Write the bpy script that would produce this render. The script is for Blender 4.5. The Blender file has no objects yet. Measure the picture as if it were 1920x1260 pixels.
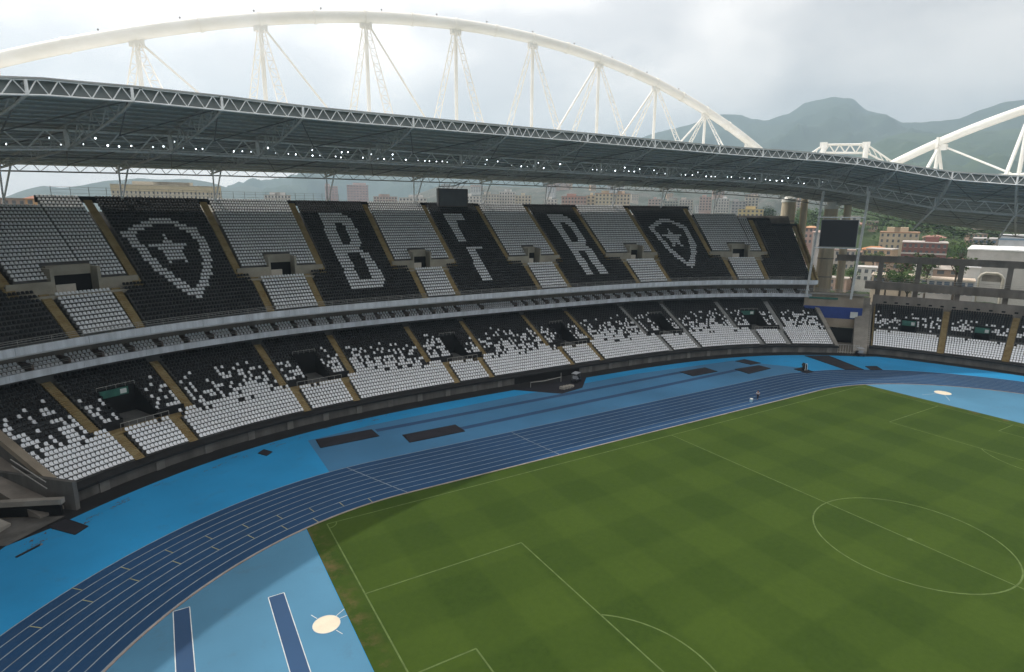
import bpy, math, random
import numpy as np
from mathutils import Vector, Matrix

random.seed(7)
rng = np.random.default_rng(11)
scene = bpy.context.scene
COL = scene.collection

# ------------------------------------------------------------------ camera
cam_d = bpy.data.cameras.new('camera')
cam = bpy.data.objects.new('camera', cam_d)
COL.objects.link(cam)
cam_d.sensor_width = 36.0
cam_d.lens = 20.484
cam_d.clip_start = 0.5
cam_d.clip_end = 30000
CAMP = Vector((-65.202, -26.279, 33.642))
_y, _p, _r = 1.03009707, 0.20932107, 0.00785603
_f = Vector((math.cos(_y) * math.cos(_p), math.sin(_y) * math.cos(_p), -math.sin(_p)))
_rt = _f.cross(Vector((0, 0, 1))).normalized()
_up = _rt.cross(_f)
R_ = _rt * math.cos(_r) + _up * math.sin(_r)
U_ = -_rt * math.sin(_r) + _up * math.cos(_r)
cam.matrix_world = Matrix(((R_.x, U_.x, -_f.x, CAMP.x), (R_.y, U_.y, -_f.y, CAMP.y), (R_.z, U_.z, -_f.z, CAMP.z), (0, 0, 0, 1)))
scene.camera = cam

# ------------------------------------------------------------------ sky, sun, exposure
SUN = Vector((-0.30, 0.56, 1.0)).normalized()
world = bpy.data.worlds.new('World')
scene.world = world
world.use_nodes = True
wn, wl = world.node_tree.nodes, world.node_tree.links
wn.clear()
w_out = wn.new('ShaderNodeOutputWorld')
sky = wn.new('ShaderNodeTexSky')
sky.sky_type = 'NISHITA'
sky.sun_disc = False
sky.sun_elevation = math.asin(SUN.z)
sky.sun_rotation = math.atan2(SUN.x, SUN.y)
sky.air_density = 1.2
sky.dust_density = 3.0
bg_sky = wn.new('ShaderNodeBackground')
bg_sky.inputs['Strength'].default_value = 0.1
wl.new(sky.outputs[0], bg_sky.inputs['Color'])
tc = wn.new('ShaderNodeTexCoord')
mp = wn.new('ShaderNodeMapping')
mp.inputs['Scale'].default_value = (1.0, 1.0, 2.1)
mp.inputs['Location'].default_value = (4.2, 0.7, 1.9)
wl.new(tc.outputs['Generated'], mp.inputs['Vector'])
cn = wn.new('ShaderNodeTexNoise')
cn.inputs['Scale'].default_value = 3.7
cn.inputs['Detail'].default_value = 6.0
cn.inputs['Roughness'].default_value = 0.52
cn.inputs['Distortion'].default_value = 0.35
wl.new(mp.outputs[0], cn.inputs['Vector'])
cr = wn.new('ShaderNodeValToRGB')
cr.color_ramp.elements[0].position = 0.39
cr.color_ramp.elements[0].color = (0.665, 0.635, 0.62, 1)
cr.color_ramp.elements[1].position = 0.64
cr.color_ramp.elements[1].color = (1.0, 0.935, 0.88, 1)
wl.new(cn.outputs['Fac'], cr.inputs['Fac'])
# thin veil of bright cloud round the (hidden) sun
vd = wn.new('ShaderNodeVectorMath'); vd.operation = 'DOT_PRODUCT'
vd.inputs[1].default_value = SUN
wl.new(tc.outputs['Generated'], vd.inputs[0])
gm = wn.new('ShaderNodeMapRange')
gm.inputs['From Min'].default_value = 0.2
gm.inputs['From Max'].default_value = 0.8
gm.inputs['To Min'].default_value = 0.78
gm.inputs['To Max'].default_value = 1.55
wl.new(vd.outputs['Value'], gm.inputs['Value'])
mulc = wn.new('ShaderNodeMixRGB'); mulc.blend_type = 'MULTIPLY'; mulc.inputs['Fac'].default_value = 1
wl.new(cr.outputs[0], mulc.inputs[1]); wl.new(gm.outputs[0], mulc.inputs[2])
bg_cl = wn.new('ShaderNodeBackground')
bg_cl.inputs['Strength'].default_value = 1.1
wl.new(mulc.outputs[0], bg_cl.inputs['Color'])
mx = wn.new('ShaderNodeMixShader')
mx.inputs['Fac'].default_value = 0.9
wl.new(bg_sky.outputs[0], mx.inputs[1]); wl.new(bg_cl.outputs[0], mx.inputs[2])
wl.new(mx.outputs[0], w_out.inputs['Surface'])

sun_d = bpy.data.lights.new('sun', 'SUN')
sun_d.energy = 1.9
sun_d.angle = math.radians(0.8)
sun_d.color = (1.0, 0.95, 0.87)
sun_o = bpy.data.objects.new('sun', sun_d)
COL.objects.link(sun_o)
sun_o.rotation_euler = SUN.to_track_quat('Z', 'Y').to_euler()
sun_o.location = (0, 0, 120)

scene.view_settings.view_transform = 'Standard'
scene.view_settings.look = 'None'
scene.view_settings.exposure = 0.5
scene.view_settings.gamma = 1.0
scene.view_settings.use_curve_mapping = False

# ------------------------------------------------------------------ materials
MATS = {}
def mat(name, col, rough=0.7, var=0.15, scale=1.0, col2=None, bump=0.0, metallic=0.0, stretch=None, spec=0.3, detail=5.0):
    if name in MATS:
        return MATS[name]
    m = bpy.data.materials.new(name)
    m.use_nodes = True
    nt = m.node_tree
    b = nt.nodes['Principled BSDF']
    b.inputs['Roughness'].default_value = rough
    b.inputs['Metallic'].default_value = metallic
    b.inputs['Specular IOR Level'].default_value = spec
    if var > 0 or col2:
        g = nt.nodes.new('ShaderNodeTexCoord')
        src = g.outputs['Object']
        if stretch:
            mm = nt.nodes.new('ShaderNodeMapping'); mm.inputs['Scale'].default_value = stretch
            nt.links.new(src, mm.inputs['Vector']); src = mm.outputs[0]
        n = nt.nodes.new('ShaderNodeTexNoise')
        n.inputs['Scale'].default_value = scale
        n.inputs['Detail'].default_value = detail
        n.inputs['Roughness'].default_value = 0.6
        nt.links.new(src, n.inputs['Vector'])
        r = nt.nodes.new('ShaderNodeValToRGB')
        r.color_ramp.elements[0].position = 0.3
        r.color_ramp.elements[1].position = 0.7
        c2 = col2 if col2 else tuple(min(1, c * (1 + var)) for c in col)
        c1 = col if col2 else tuple(c * (1 - var) for c in col)
        r.color_ramp.elements[0].color = (*c1, 1)
        r.color_ramp.elements[1].color = (*c2, 1)
        nt.links.new(n.outputs['Fac'], r.inputs['Fac'])
        nt.links.new(r.outputs[0], b.inputs['Base Color'])
        if bump > 0:
            bp = nt.nodes.new('ShaderNodeBump'); bp.inputs['Strength'].default_value = bump
            nt.links.new(n.outputs['Fac'], bp.inputs['Height'])
            nt.links.new(bp.outputs[0], b.inputs['Normal'])
    else:
        b.inputs['Base Color'].default_value = (*col, 1)
    MATS[name] = m
    return m

M_white_seat = mat('white_seat_plastic', (0.86, 0.87, 0.89), 0.45, 0.12, 1.6)
M_black_seat = mat('black_seat_plastic', (0.018, 0.019, 0.021), 0.5, 0.3, 0.8)
M_terrace = mat('terrace_concrete', (0.12, 0.12, 0.115), 0.9, 0.3, 0.5)
M_conc = mat('concrete', (0.27, 0.25, 0.22), 0.9, 0.25, 0.35, bump=0.1)
M_conc_b = mat('brown_concrete', (0.21, 0.185, 0.16), 0.9, 0.3, 0.35, stretch=(1, 1, 0.3), bump=0.1)
M_conc_d = mat('stained_concrete', (0.10, 0.095, 0.088), 0.9, 0.45, 0.4, stretch=(1, 1, 0.25), bump=0.1)
M_soff = mat('pale_soffit', (0.55, 0.54, 0.52), 0.85, 0.12, 0.4)  # paint made pale to bounce light onto the box seats
M_pil = mat('pilaster_concrete', (0.15, 0.145, 0.135), 0.9, 0.3, 0.5)
M_fascia = mat('fascia_grey', (0.56, 0.58, 0.61), 0.7, 0.22, 1.1, stretch=(1, 1, .12))
M_stair = mat('yellow_stair_paint', (0.22, 0.15, 0.06), 0.85, 0.3, 0.8, col2=(0.34, 0.27, 0.14))
M_stair_g = mat('grey_stair_concrete', (0.30, 0.30, 0.29), 0.9, 0.2, 0.8)
M_black = mat('black_panel', (0.014, 0.014, 0.015), 0.7, 0.3, 0.5)
M_dark = mat('opening_shade_black', (0.008, 0.008, 0.009), 0.9, 0.0)  # near-black colour stands in for the shade inside openings
M_beige = mat('beige_wall', (0.30, 0.25, 0.19), 0.85, 0.2, 0.3)
M_bluewall = mat('blue_wall_paint', (0.02, 0.05, 0.22), 0.6, 0.15, 0.4)
M_rail = mat('galvanised_rail', (0.42, 0.41, 0.38), 0.5, 0.15, 2.0, metallic=0.3)
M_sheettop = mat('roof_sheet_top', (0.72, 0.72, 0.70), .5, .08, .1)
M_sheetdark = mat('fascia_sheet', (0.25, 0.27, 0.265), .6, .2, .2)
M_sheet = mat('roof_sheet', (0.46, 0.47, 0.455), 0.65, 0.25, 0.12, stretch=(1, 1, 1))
M_steel = mat('grey_steel', (0.88, 0.89, 0.88), 0.5, 0.15, 1.5)
M_purl = mat('purlin_steel', (0.60, 0.61, 0.60), 0.6, 0.15, 1.5)
M_steel_d = mat('dark_steel', (0.24, 0.245, 0.245), 0.6, 0.2, 0.5)
M_arch = mat('white_arch_paint', (0.80, 0.78, 0.71), 0.45, 0.0, 0.25, col2=(0.92, 0.91, 0.87), stretch=(.6, .6, 1.5))
M_sign = mat('green_sign', (0.035, 0.13, 0.10), 0.5, 0.25, 1.0)
M_signw = mat('sign_white', (0.6, 0.62, 0.6), 0.5, 0.1, 1.0)
M_boxwall = mat('box_partition', (0.13, 0.10, 0.085), 0.8, 0.3, 0.5)

# ------------------------------------------------------------------ helpers
WORLD = {}
def setp(o, label=None, cat=None, group=None, kind=None):
    if label: o['label'] = label
    if cat: o['category'] = cat
    if group: o['group'] = group
    if kind: o['kind'] = kind
    return o
def empty(name, loc, label, cat, group=None):
    o = bpy.data.objects.new(name, None)
    COL.objects.link(o)
    o.location = loc
    o.empty_display_size = 0.5
    WORLD[o.name] = Vector(loc)
    return setp(o, label, cat, group)
def link(o, parent=None, wloc=(0, 0, 0)):
    COL.objects.link(o)
    w = Vector(wloc)
    if parent is not None:
        o.parent = parent
        o.location = w - WORLD[parent.name]
    else:
        o.location = w
    WORLD[o.name] = w
    return o

class MB:
    def __init__(s): s.v = []; s.f = []; s.m = []
    def quad(s, a, b, c, d, mi=0):
        n = len(s.v); s.v += [tuple(a), tuple(b), tuple(c), tuple(d)]; s.f.append((n, n+1, n+2, n+3)); s.m.append(mi)
    def poly(s, pts, mi=0):
        n = len(s.v); s.v += [tuple(q) for q in pts]; s.f.append(tuple(range(n, n+len(pts)))); s.m.append(mi)
    def hexa(s, q, mi=0):   # 8 corners: bottom 4, top 4
        n = len(s.v); s.v += [tuple(x) for x in q]
        for f in ((3,2,1,0),(4,5,6,7),(0,1,5,4),(1,2,6,5),(2,3,7,6),(3,0,4,7)):
            s.f.append(tuple(n+i for i in f)); s.m.append(mi)
    def box(s, c, sz, rz=0.0, mi=0):
        cx, cy, cz = c; a, b, h = sz[0]/2, sz[1]/2, sz[2]/2
        cs, sn = math.cos(rz), math.sin(rz)
        q = []
        for z in (-h, h):
            for x, y in ((-a,-b),(a,-b),(a,b),(-a,b)):
                q.append((cx+x*cs-y*sn, cy+x*sn+y*cs, cz+z))
        s.hexa(q, mi)
    def tube(s, a, b, r, n=6, r2=None, mi=0, cap=True):
        a = Vector(a); b = Vector(b); r2 = r if r2 is None else r2
        d = b - a
        if d.length < 1e-6: return
        d.normalize()
        x = d.orthogonal().normalized(); y = d.cross(x)
        k = len(s.v)
        for P, rr in ((a, r), (b, r2)):
            for i in range(n):
                t = 2*math.pi*i/n
                s.v.append(tuple(P + x*(rr*math.cos(t)) + y*(rr*math.sin(t))))
        for i in range(n):
            j = (i+1) % n
            s.f.append((k+i, k+j, k+n+j, k+n+i)); s.m.append(mi)
        if cap:
            s.f.append(tuple(k+i for i in reversed(range(n)))); s.m.append(mi)
            s.f.append(tuple(k+n+i for i in range(n))); s.m.append(mi)
    def path(s, pts, r, n=8, mi=0):
        pts = [Vector(q) for q in pts]; k = len(s.v); N = len(pts)
        for i, P in enumerate(pts):
            d = (pts[min(i+1, N-1)] - pts[max(i-1, 0)]).normalized()
            x = d.cross(Vector((0, 0, 1)))
            x = x.normalized() if x.length > 1e-4 else Vector((1, 0, 0))
            y = x.cross(d)
            for j in range(n):
                t = 2*math.pi*j/n
                s.v.append(tuple(P + x*(r*math.cos(t)) + y*(r*math.sin(t))))
        for i in range(N-1):
            for j in range(n):
                j2 = (j+1) % n
                s.f.append((k+i*n+j, k+i*n+j2, k+(i+1)*n+j2, k+(i+1)*n+j)); s.m.append(mi)
        s.f.append(tuple(k+j for j in reversed(range(n)))); s.m.append(mi)
        s.f.append(tuple(k+(N-1)*n+j for j in range(n))); s.m.append(mi)
    def grid(s, rows, mi=0):
        k = len(s.v); n = len(rows[0])
        for r in rows: s.v += [tuple(q) for q in r]
        for i in range(len(rows)-1):
            for j in range(n-1):
                s.f.append((k+i*n+j, k+i*n+j+1, k+(i+1)*n+j+1, k+(i+1)*n+j)); s.m.append(mi)
    def build(s, name, m, parent=None, smooth=False, origin=None):
        me = bpy.data.meshes.new(name)
        org = Vector(origin) if origin is not None else Vector((0, 0, 0))
        v = [tuple(Vector(q) - org) for q in s.v] if origin is not None else s.v
        me.from_pydata(v, [], s.f)
        ms = m if isinstance(m, (list, tuple)) else [m]
        for x in ms: me.materials.append(x)
        if len(ms) > 1: me.polygons.foreach_set('material_index', s.m)
        if smooth: me.polygons.foreach_set('use_smooth', [True]*len(s.f))
        me.update()
        o = bpy.data.objects.new(name, me)
        return link(o, parent, org)

# ------------------------------------------------------------------ plan curves
Y0, CA, CB = 66.157, 3.3e-4, 4.32e-7
def pn(x):
    y = Y0 - CA*x*x - CB*x**4
    s = -2*CA*x - 4*CB*x**3
    l = math.hypot(s, 1)
    return x, y, -s/l, 1/l
def S(x, d, z):                       # side stand: position along x, distance d behind the gutter edge
    a, b, nx, ny = pn(x)
    return (a + d*nx, b + d*ny, z)
XE, KE = 94.0, 0.0058
def E_(y, d, z, sg=1):                # end stands
    s = -2*KE*y
    l = math.hypot(1, s)
    return (sg*(XE - KE*y*y + d/l), y - d*s/l, z)
NE = 2.85
def O(t, d, z=0.0):                   # roof plan, superellipse parameter in degrees
    c, s = math.cos(math.radians(t)), math.sin(math.radians(t))
    x = 94*math.copysign(abs(c)**(2/NE), c); y = 66.2*math.copysign(abs(s)**(2/NE), s)
    gx = math.copysign(abs(x/94)**(NE-1), x)/94; gy = math.copysign(abs(y/66.2)**(NE-1), y)/66.2
    g = math.hypot(gx, gy)
    return (x + d*gx/g, y + d*gy/g, z)
TT = [0, 16, 27, 37, 45, 53, 61, 70, 79, 90]
Z_it = [41.0, 41.7, 43.0, 44.9, 46.3, 47.15, 47.65, 47.85, 48.15, 48.3]
Z_ib = [39.3, 40.0, 41.4, 43.5, 44.85, 45.65, 46.05, 46.35, 46.65, 46.8]
Z_lt = [35.8, 36.4, 37.9, 40.7, 42.7, 43.7, 44.3, 44.7, 44.85, 44.8]
Z_lb = [33.0, 33.7, 35.3, 38.4, 40.25, 41.35, 41.9, 42.15, 42.4, 42.55]
Z_oe = [27.2, 28.5, 31.2, 36.2, 38.8, 39.9, 40.4, 40.8, 41.1, 41.2]
def zt(tab, t):
    t = abs(((t + 180) % 360) - 180)
    u = t if t <= 90 else 180 - t
    return float(np.interp(u, TT, tab))
def zroof(t, d):
    z0, z1, z2 = zt(Z_it, t), zt(Z_lt, t)+0.9, zt(Z_oe, t)+0.6
    a = (d-18)*(d-44)/(18*44.0); b = d*(d-44)/(18*(18-44.0)); c = d*(d-18)/(44*26.0)
    return a*z0 + b*z1 + c*z2

# ------------------------------------------------------------------ ground and sports surfaces
def ground_mat():
    m = bpy.data.materials.new('city_ground'); m.use_nodes = True
    nt = m.node_tree; b = nt.nodes['Principled BSDF']; b.inputs['Roughness'].default_value = 0.95
    g = nt.nodes.new('ShaderNodeTexCoord')
    n = nt.nodes.new('ShaderNodeTexNoise'); n.inputs['Scale'].default_value = 0.012; n.inputs['Detail'].default_value = 8
    nt.links.new(g.outputs['Object'], n.inputs['Vector'])
    r = nt.nodes.new('ShaderNodeValToRGB')
    r.color_ramp.elements[0].position = .4; r.color_ramp.elements[0].color = (.05, .075, .03, 1)
    r.color_ramp.elements[1].position = .56; r.color_ramp.elements[1].color = (.22, .19, .15, 1)
    nt.links.new(n.outputs['Fac'], r.inputs['Fac']); nt.links.new(r.outputs[0], b.inputs['Base Color'])
    return m
mb = MB(); mb.quad((-9000, -9000, -0.4), (9000, -9000, -0.4), (9000, 9000, -0.4), (-9000, 9000, -0.4))
setp(mb.build('ground', ground_mat()), kind='structure')

def surface_mat(name, c, var=0.14, dirt=(0.07, 0.085, 0.09), dirt_amt=0.45):
    m = bpy.data.materials.new(name); m.use_nodes = True
    nt = m.node_tree; b = nt.nodes['Principled BSDF']
    b.inputs['Roughness'].default_value = 0.8; b.inputs['Specular IOR Level'].default_value = 0.25
    g = nt.nodes.new('ShaderNodeTexCoord')
    n1 = nt.nodes.new('ShaderNodeTexNoise'); n1.inputs['Scale'].default_value = 0.06; n1.inputs['Detail'].default_value = 6
    n2 = nt.nodes.new('ShaderNodeTexNoise'); n2.inputs['Scale'].default_value = 0.32; n2.inputs['Detail'].default_value = 11; n2.inputs['Roughness'].default_value = .78
    for n in (n1, n2): nt.links.new(g.outputs['Object'], n.inputs['Vector'])
    r = nt.nodes.new('ShaderNodeValToRGB')
    r.color_ramp.elements[0].position = .35; r.color_ramp.elements[0].color = (*[x*(1-var) for x in c], 1)
    r.color_ramp.elements[1].position = .65; r.color_ramp.elements[1].color = (*[x*(1+var) for x in c], 1)
    nt.links.new(n1.outputs['Fac'], r.inputs['Fac'])
    r2 = nt.nodes.new('ShaderNodeMapRange'); r2.inputs['From Min'].default_value = .55; r2.inputs['From Max'].default_value = .8
    r2.inputs['To Max'].default_value = dirt_amt
    nt.links.new(n2.outputs['Fac'], r2.inputs['Value'])
    mxx = nt.nodes.new('ShaderNodeMixRGB'); mxx.inputs[2].default_value = (*dirt, 1)
    nt.links.new(r2.outputs[0], mxx.inputs['Fac']); nt.links.new(r.outputs[0], mxx.inputs[1]); nt.links.new(mxx.outputs[0], b.inputs['Base Color'])
    return m
M_blue = surface_mat('blue_surround', (0.018, 0.245, 0.50))
M_pale = surface_mat('pale_blue_infield', (0.070, 0.198, 0.31))
M_mid = surface_mat('mid_blue_jump_area', (0.05, 0.165, 0.30))
M_track = surface_mat('dark_blue_track', (0.011, 0.050, 0.122))
M_line = mat('track_line_paint', (0.22, 0.27, 0.31), 0.8, 0.25, 0.8)
M_run = surface_mat('runway_blue', (0.028, 0.07, 0.15))

def oval(sx, R, n=48, straight=6):
    pts = []
    for sg, a0 in ((1, -90), (-1, 90)):
        for i in range(n+1):
            a = math.radians(a0 + 180*i/n)
            pts.append((sg*42.195 + R*math.cos(a), R*math.sin(a)))
    return pts
# surround: everything inside the gutter
def bowl_outline(d):
    pts = []
    for x in np.linspace(-78, 78, 79): pts.append(S(x, d, 0)[:2])
    pts = pts[::-1]
    for y in np.linspace(46, -46, 40): pts.append(E_(y, d, 0, -1)[:2])
    for x in np.linspace(-78, 78, 79): q = S(x, d, 0); pts.append((q[0], -q[1]))
    for y in np.linspace(-46, 46, 40): pts.append(E_(y, d, 0, 1)[:2])
    return pts
mb = MB(); mb.poly([(a, b, -0.05) for a, b in bowl_outline(3.4)]); setp(mb.build('gutter_floor', M_black), kind='structure')
mb = MB(); mb.poly([(a, b, 0) for a, b in bowl_outline(0)]); setp(mb.build('athletics_surround', M_blue), kind='structure')
mb = MB()
mb.poly([(-49.0, 47.0, .004), (52.0, 47.0, .004), (55.5, 49.0, .004), (47.5, 60.6, .004), (20, 63.2, .004), (-12, 62.8, .004), (-38, 61.4, .004), (-49.1, 59.6, .004)])
setp(mb.build('jump_area_surface', M_mid), kind='structure')
def ring(R0, R1, z, name, m, parent=None):
    a, b = oval(42.195, R0, 72), oval(42.195, R1, 72)
    mb = MB(); n = len(a)
    mb.v = [(x, y, z) for x, y in a] + [(x, y, z) for x, y in b]
    for i in range(n):
        j = (i+1) % n; mb.f.append((i, n+i, n+j, j)); mb.m.append(0)
    return mb.build(name, m, parent)
track = setp(ring(36.5, 47.6, .008, 'running_track', M_track), kind='structure')
for k in range(10):
    r = 36.6 + 1.22*k
    ring(r-.055, r+.055, .012, 'lane_line', M_line, track)
M_kerb = mat('track_kerb', (0.30, 0.25, 0.22), .8, .25, .7)
mb = MB()
a, b = oval(42.195, 36.32, 72), oval(42.195, 36.48, 72); n = len(a)
for i in range(n):
    j = (i+1) % n
    mb.hexa([(*a[i], 0), (*b[i], 0), (*b[j], 0), (*a[j], 0), (*a[i], .09), (*b[i], .09), (*b[j], .09), (*a[j], .09)])
mb.build('kerb', M_kerb, track)
# cross lines and stagger marks on the track
def tquad(x0, y0, x1, y1, w, z):
    d = Vector((x1-x0, y1-y0, 0)).normalized(); nn = Vector((-d.y, d.x, 0))*(w/2)
    a = Vector((x0, y0, z)); b = Vector((x1, y1, z))
    return [a+nn, a-nn, b-nn, b+nn]
def marks(segs, w, z, name, m, parent):
    for s_ in segs:
        mb = MB(); mb.quad(*tquad(*s_, w, z)); mb.build(name, m, parent)
cross = [(-46.7, 47.4, -42.9, 38.2), (-42.9, 38.2, -42.2, 36.7), (-20.9, 47.4, -20.4, 43.0), (-20.4, 43.0, -19.4, 36.7)]
for kx in range(9):
    for off in (0, 10.5):
        ang = 97 + kx*4.6 + off
        r0 = 36.6 + 1.22*kx
        A = math.radians(ang)
        if 92 < ang < 172:
            cross.append((-42.195 + r0*math.cos(A), r0*math.sin(A), -42.195 + (r0+1.22)*math.cos(A), (r0+1.22)*math.sin(A)))
marks(cross[:4], .11, .016, 'track_mark', M_line, track)
marks(cross[4:], .10, .016, 'track_mark', mat('yellow_mark_paint', (0.28, 0.28, 0.17), .8, .25, .8), track)

# pitch
def pitch_mat():
    m = bpy.data.materials.new('mown_grass'); m.use_nodes = True
    nt = m.node_tree; N = nt.nodes; L = nt.links; b = N['Principled BSDF']
    b.inputs['Roughness'].default_value = 0.9; b.inputs['Specular IOR Level'].default_value = 0.15
    g = N.new('ShaderNodeTexCoord'); sp = N.new('ShaderNodeSeparateXYZ'); L.new(g.outputs['Object'], sp.inputs[0])
    def math_(op, a, bb=None):
        q = N.new('ShaderNodeMath'); q.operation = op
        for i, v in enumerate((a, bb)):
            if v is None: continue
            if isinstance(v, (int, float)): q.inputs[i].default_value = v
            else: L.new(v, q.inputs[i])
        return q.outputs[0]
    nz = N.new('ShaderNodeTexNoise'); nz.inputs['Scale'].default_value = .35; nz.inputs['Detail'].default_value = 3; L.new(g.outputs['Object'], nz.inputs['Vector'])
    wob = math_('MULTIPLY', math_('SUBTRACT', nz.outputs['Fac'], .5), .3)
    def wave(s_, off):
        v = math_('SINE', math_('ADD', math_('MULTIPLY', math_('ADD', s_, off), math.pi/5.25), wob))
        v = math_('MULTIPLY', v, 6.0)
        q = N.new('ShaderNodeClamp'); q.inputs['Min'].default_value = -1; q.inputs['Max'].default_value = 1; L.new(v, q.inputs[0]); return q.outputs[0]
    chk = math_('MULTIPLY', math_('ADD', wave(sp.outputs[0], 52.5), wave(sp.outputs[1], 34)), .5)
    n1 = N.new('ShaderNodeTexNoise'); n1.inputs['Scale'].default_value = .09; n1.inputs['Detail'].default_value = 7; n1.inputs['Roughness'].default_value = .6; L.new(g.outputs['Object'], n1.inputs['Vector'])
    n2 = N.new('ShaderNodeTexNoise'); n2.inputs['Scale'].default_value = 1.6; n2.inputs['Detail'].default_value = 8; n2.inputs['Roughness'].default_value = .75; L.new(g.outputs['Object'], n2.inputs['Vector'])
    val = math_('ADD', math_('MULTIPLY', chk, .155), math_('ADD', math_('MULTIPLY', math_('SUBTRACT', n1.outputs['Fac'], .5), .45), math_('MULTIPLY', math_('SUBTRACT', n2.outputs['Fac'], .5), .75)))
    r = N.new('ShaderNodeValToRGB')
    r.color_ramp.elements[0].position = .1; r.color_ramp.elements[0].color = (.0195, .042, .0042, 1)
    r.color_ramp.elements[1].position = .9; r.color_ramp.elements[1].color = (.048, .081, .0095, 1)
    L.new(math_('ADD', val, .5), r.inputs['Fac'])
    # worn brown margin behind the goal line
    n3 = N.new('ShaderNodeTexNoise'); n3.inputs['Scale'].default_value = .45; n3.inputs['Detail'].default_value = 8; n3.inputs['Roughness'].default_value = .7; L.new(g.outputs['Object'], n3.inputs['Vector'])
    ax = math_('ABSOLUTE', sp.outputs[0])
    q = N.new('ShaderNodeMapRange'); q.inputs['From Min'].default_value = 52.7; q.inputs['From Max'].default_value = 53.9; L.new(ax, q.inputs['Value'])
    w_ = N.new('ShaderNodeMapRange'); w_.inputs['From Min'].default_value = .47; w_.inputs['From Max'].default_value = .68; w_.inputs['To Max'].default_value = .75; L.new(n3.outputs['Fac'], w_.inputs['Value'])
    mm = N.new('ShaderNodeMixRGB'); mm.inputs[2].default_value = (.13, .085, .04, 1)
    L.new(math_('MULTIPLY', q.outputs[0], w_.outputs[0]), mm.inputs['Fac']); L.new(r.outputs[0], mm.inputs[1]); L.new(mm.outputs[0], b.inputs['Base Color'])
    bp = N.new('ShaderNodeBump'); bp.inputs['Strength'].default_value = .35; L.new(n2.outputs['Fac'], bp.inputs['Height']); L.new(bp.outputs[0], b.inputs['Normal'])
    return m
outl = []
XG = 54.65
a0 = math.acos((XG-42.195)/36.34)
for sx in (1, -1):
    arc = np.linspace(-a0 if sx > 0 else a0, 0, 1)
pts = []
for i in range(25):
    a = a0 + (math.pi/2-a0)*i/24; pts.append((42.195+36.34*math.cos(a), 36.34*math.sin(a)))
for i in range(25):
    a = math.pi/2 - (math.pi/2-a0)*i/24; pts.append((-42.195-36.34*math.cos(a), 36.34*math.sin(a)))
pts += [(x, -y) for x, y in pts[::-1]]
mb = MB(); mb.poly([(x, y, .02) for x, y in pts]); pitch = setp(mb.build('pitch', pitch_mat()), kind='structure')
# pale infield at both ends
for sg in (1, -1):
    q = [(sg*XG, -36.34*math.sin(a0))]
    for i in range(49):
        a = -a0 + 2*a0*i/48; q.append((sg*(42.195+36.5*math.cos(a)), 36.5*math.sin(a)))
    mb = MB(); mb.poly([(x, y, .005) for x, y in (q if sg > 0 else q[::-1])]); setp(mb.build('infield_surface', M_pale), kind='structure')
M_pline = mat('pitch_line_chalk', (0.084, 0.124, 0.036), .9, .3, 1.2)
L_, W_ = 52.5, 34.0
segs = [(-L_, -W_, L_, -W_), (-L_, W_, L_, W_), (-L_, -W_, -L_, W_), (L_, -W_, L_, W_), (0, -W_, 0, W_)]
for sg in (1, -1):
    for dx, hy in ((16.5, 20.16), (5.5, 9.16)):
        segs += [(sg*L_, hy, sg*(L_-dx), hy), (sg*L_, -hy, sg*(L_-dx), -hy), (sg*(L_-dx), -hy, sg*(L_-dx), hy)]
marks(segs, .14, .026, 'pitch_line', M_pline, pitch)
def arc_line(cx, cy, r, a0_, a1_, w, z, name, m, parent, n=64):
    mb = MB(); rows = [[], []]
    for i in range(n+1):
        a = math.radians(a0_ + (a1_-a0_)*i/n)
        rows[0].append((cx+(r-w/2)*math.cos(a), cy+(r-w/2)*math.sin(a), z)); rows[1].append((cx+(r+w/2)*math.cos(a), cy+(r+w/2)*math.sin(a), z))
    mb.grid(rows); return mb.build(name, m, parent)
arc_line(0, 0, 9.15, 0, 360, .15, .026, 'pitch_line', M_pline, pitch)
arc_line(0, 0, .14, 0, 360, .27, .027, 'pitch_line', M_pline, pitch, 16)
for sg in (1, -1):
    an = math.degrees(math.acos(5.5/9.15))
    arc_line(sg*41.5, 0, 9.15, (180-an) if sg > 0 else -an, (180+an) if sg > 0 else an, .15, .026, 'pitch_line', M_pline, pitch, 24)
    arc_line(sg*41.5, 0, .12, 0, 360, .22, .027, 'pitch_line', M_pline, pitch, 12)
    for sy in (1, -1):
        st = {(1, 1): 180, (-1, 1): 270, (-1, -1): 0, (1, -1): 90}[(sg, sy)]
        arc_line(sg*L_, sy*W_, 1, st, st+90, .12, .026, 'pitch_line', M_pline, pitch, 12)

# jumping runways
def strip(x0, x1, y0, y1, z, name, m, border=True):
    mb = MB(); mb.quad((x0, y0, z), (x1, y0, z), (x1, y1, z), (x0, y1, z)); o = setp(mb.build(name, m), kind='structure')
    if border:
        for s_ in ((x0, y0, x0, y1), (x1, y0, x1, y1), (x0, y0, x1, y0), (x0, y1, x1, y1)):
            mb = MB(); mb.quad(*tquad(*s_, .07, z+.004)); mb.build('border_line', M_linew, o)
    return o
M_linew = mat('white_line_paint', (0.55, 0.58, 0.58), .8, .2, 1.0)
strip(-67.35, -66.1, -22, 26.1, .010, 'runway', M_run)
strip(-60.05, -58.72, -22, 24.0, .010, 'runway', M_run)
def skew_strip(a, b, w, z, name, m):
    mb = MB(); mb.quad(*tquad(*a, *b, w, z)); return setp(mb.build(name, m), kind='structure')
skew_strip((-39.0, 58.5), (29.5, 59.4), 1.25, .010, 'runway', M_run)
skew_strip((-27.0, 52.7), (41.5, 54.6), 1.25, .010, 'runway', M_run)
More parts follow.
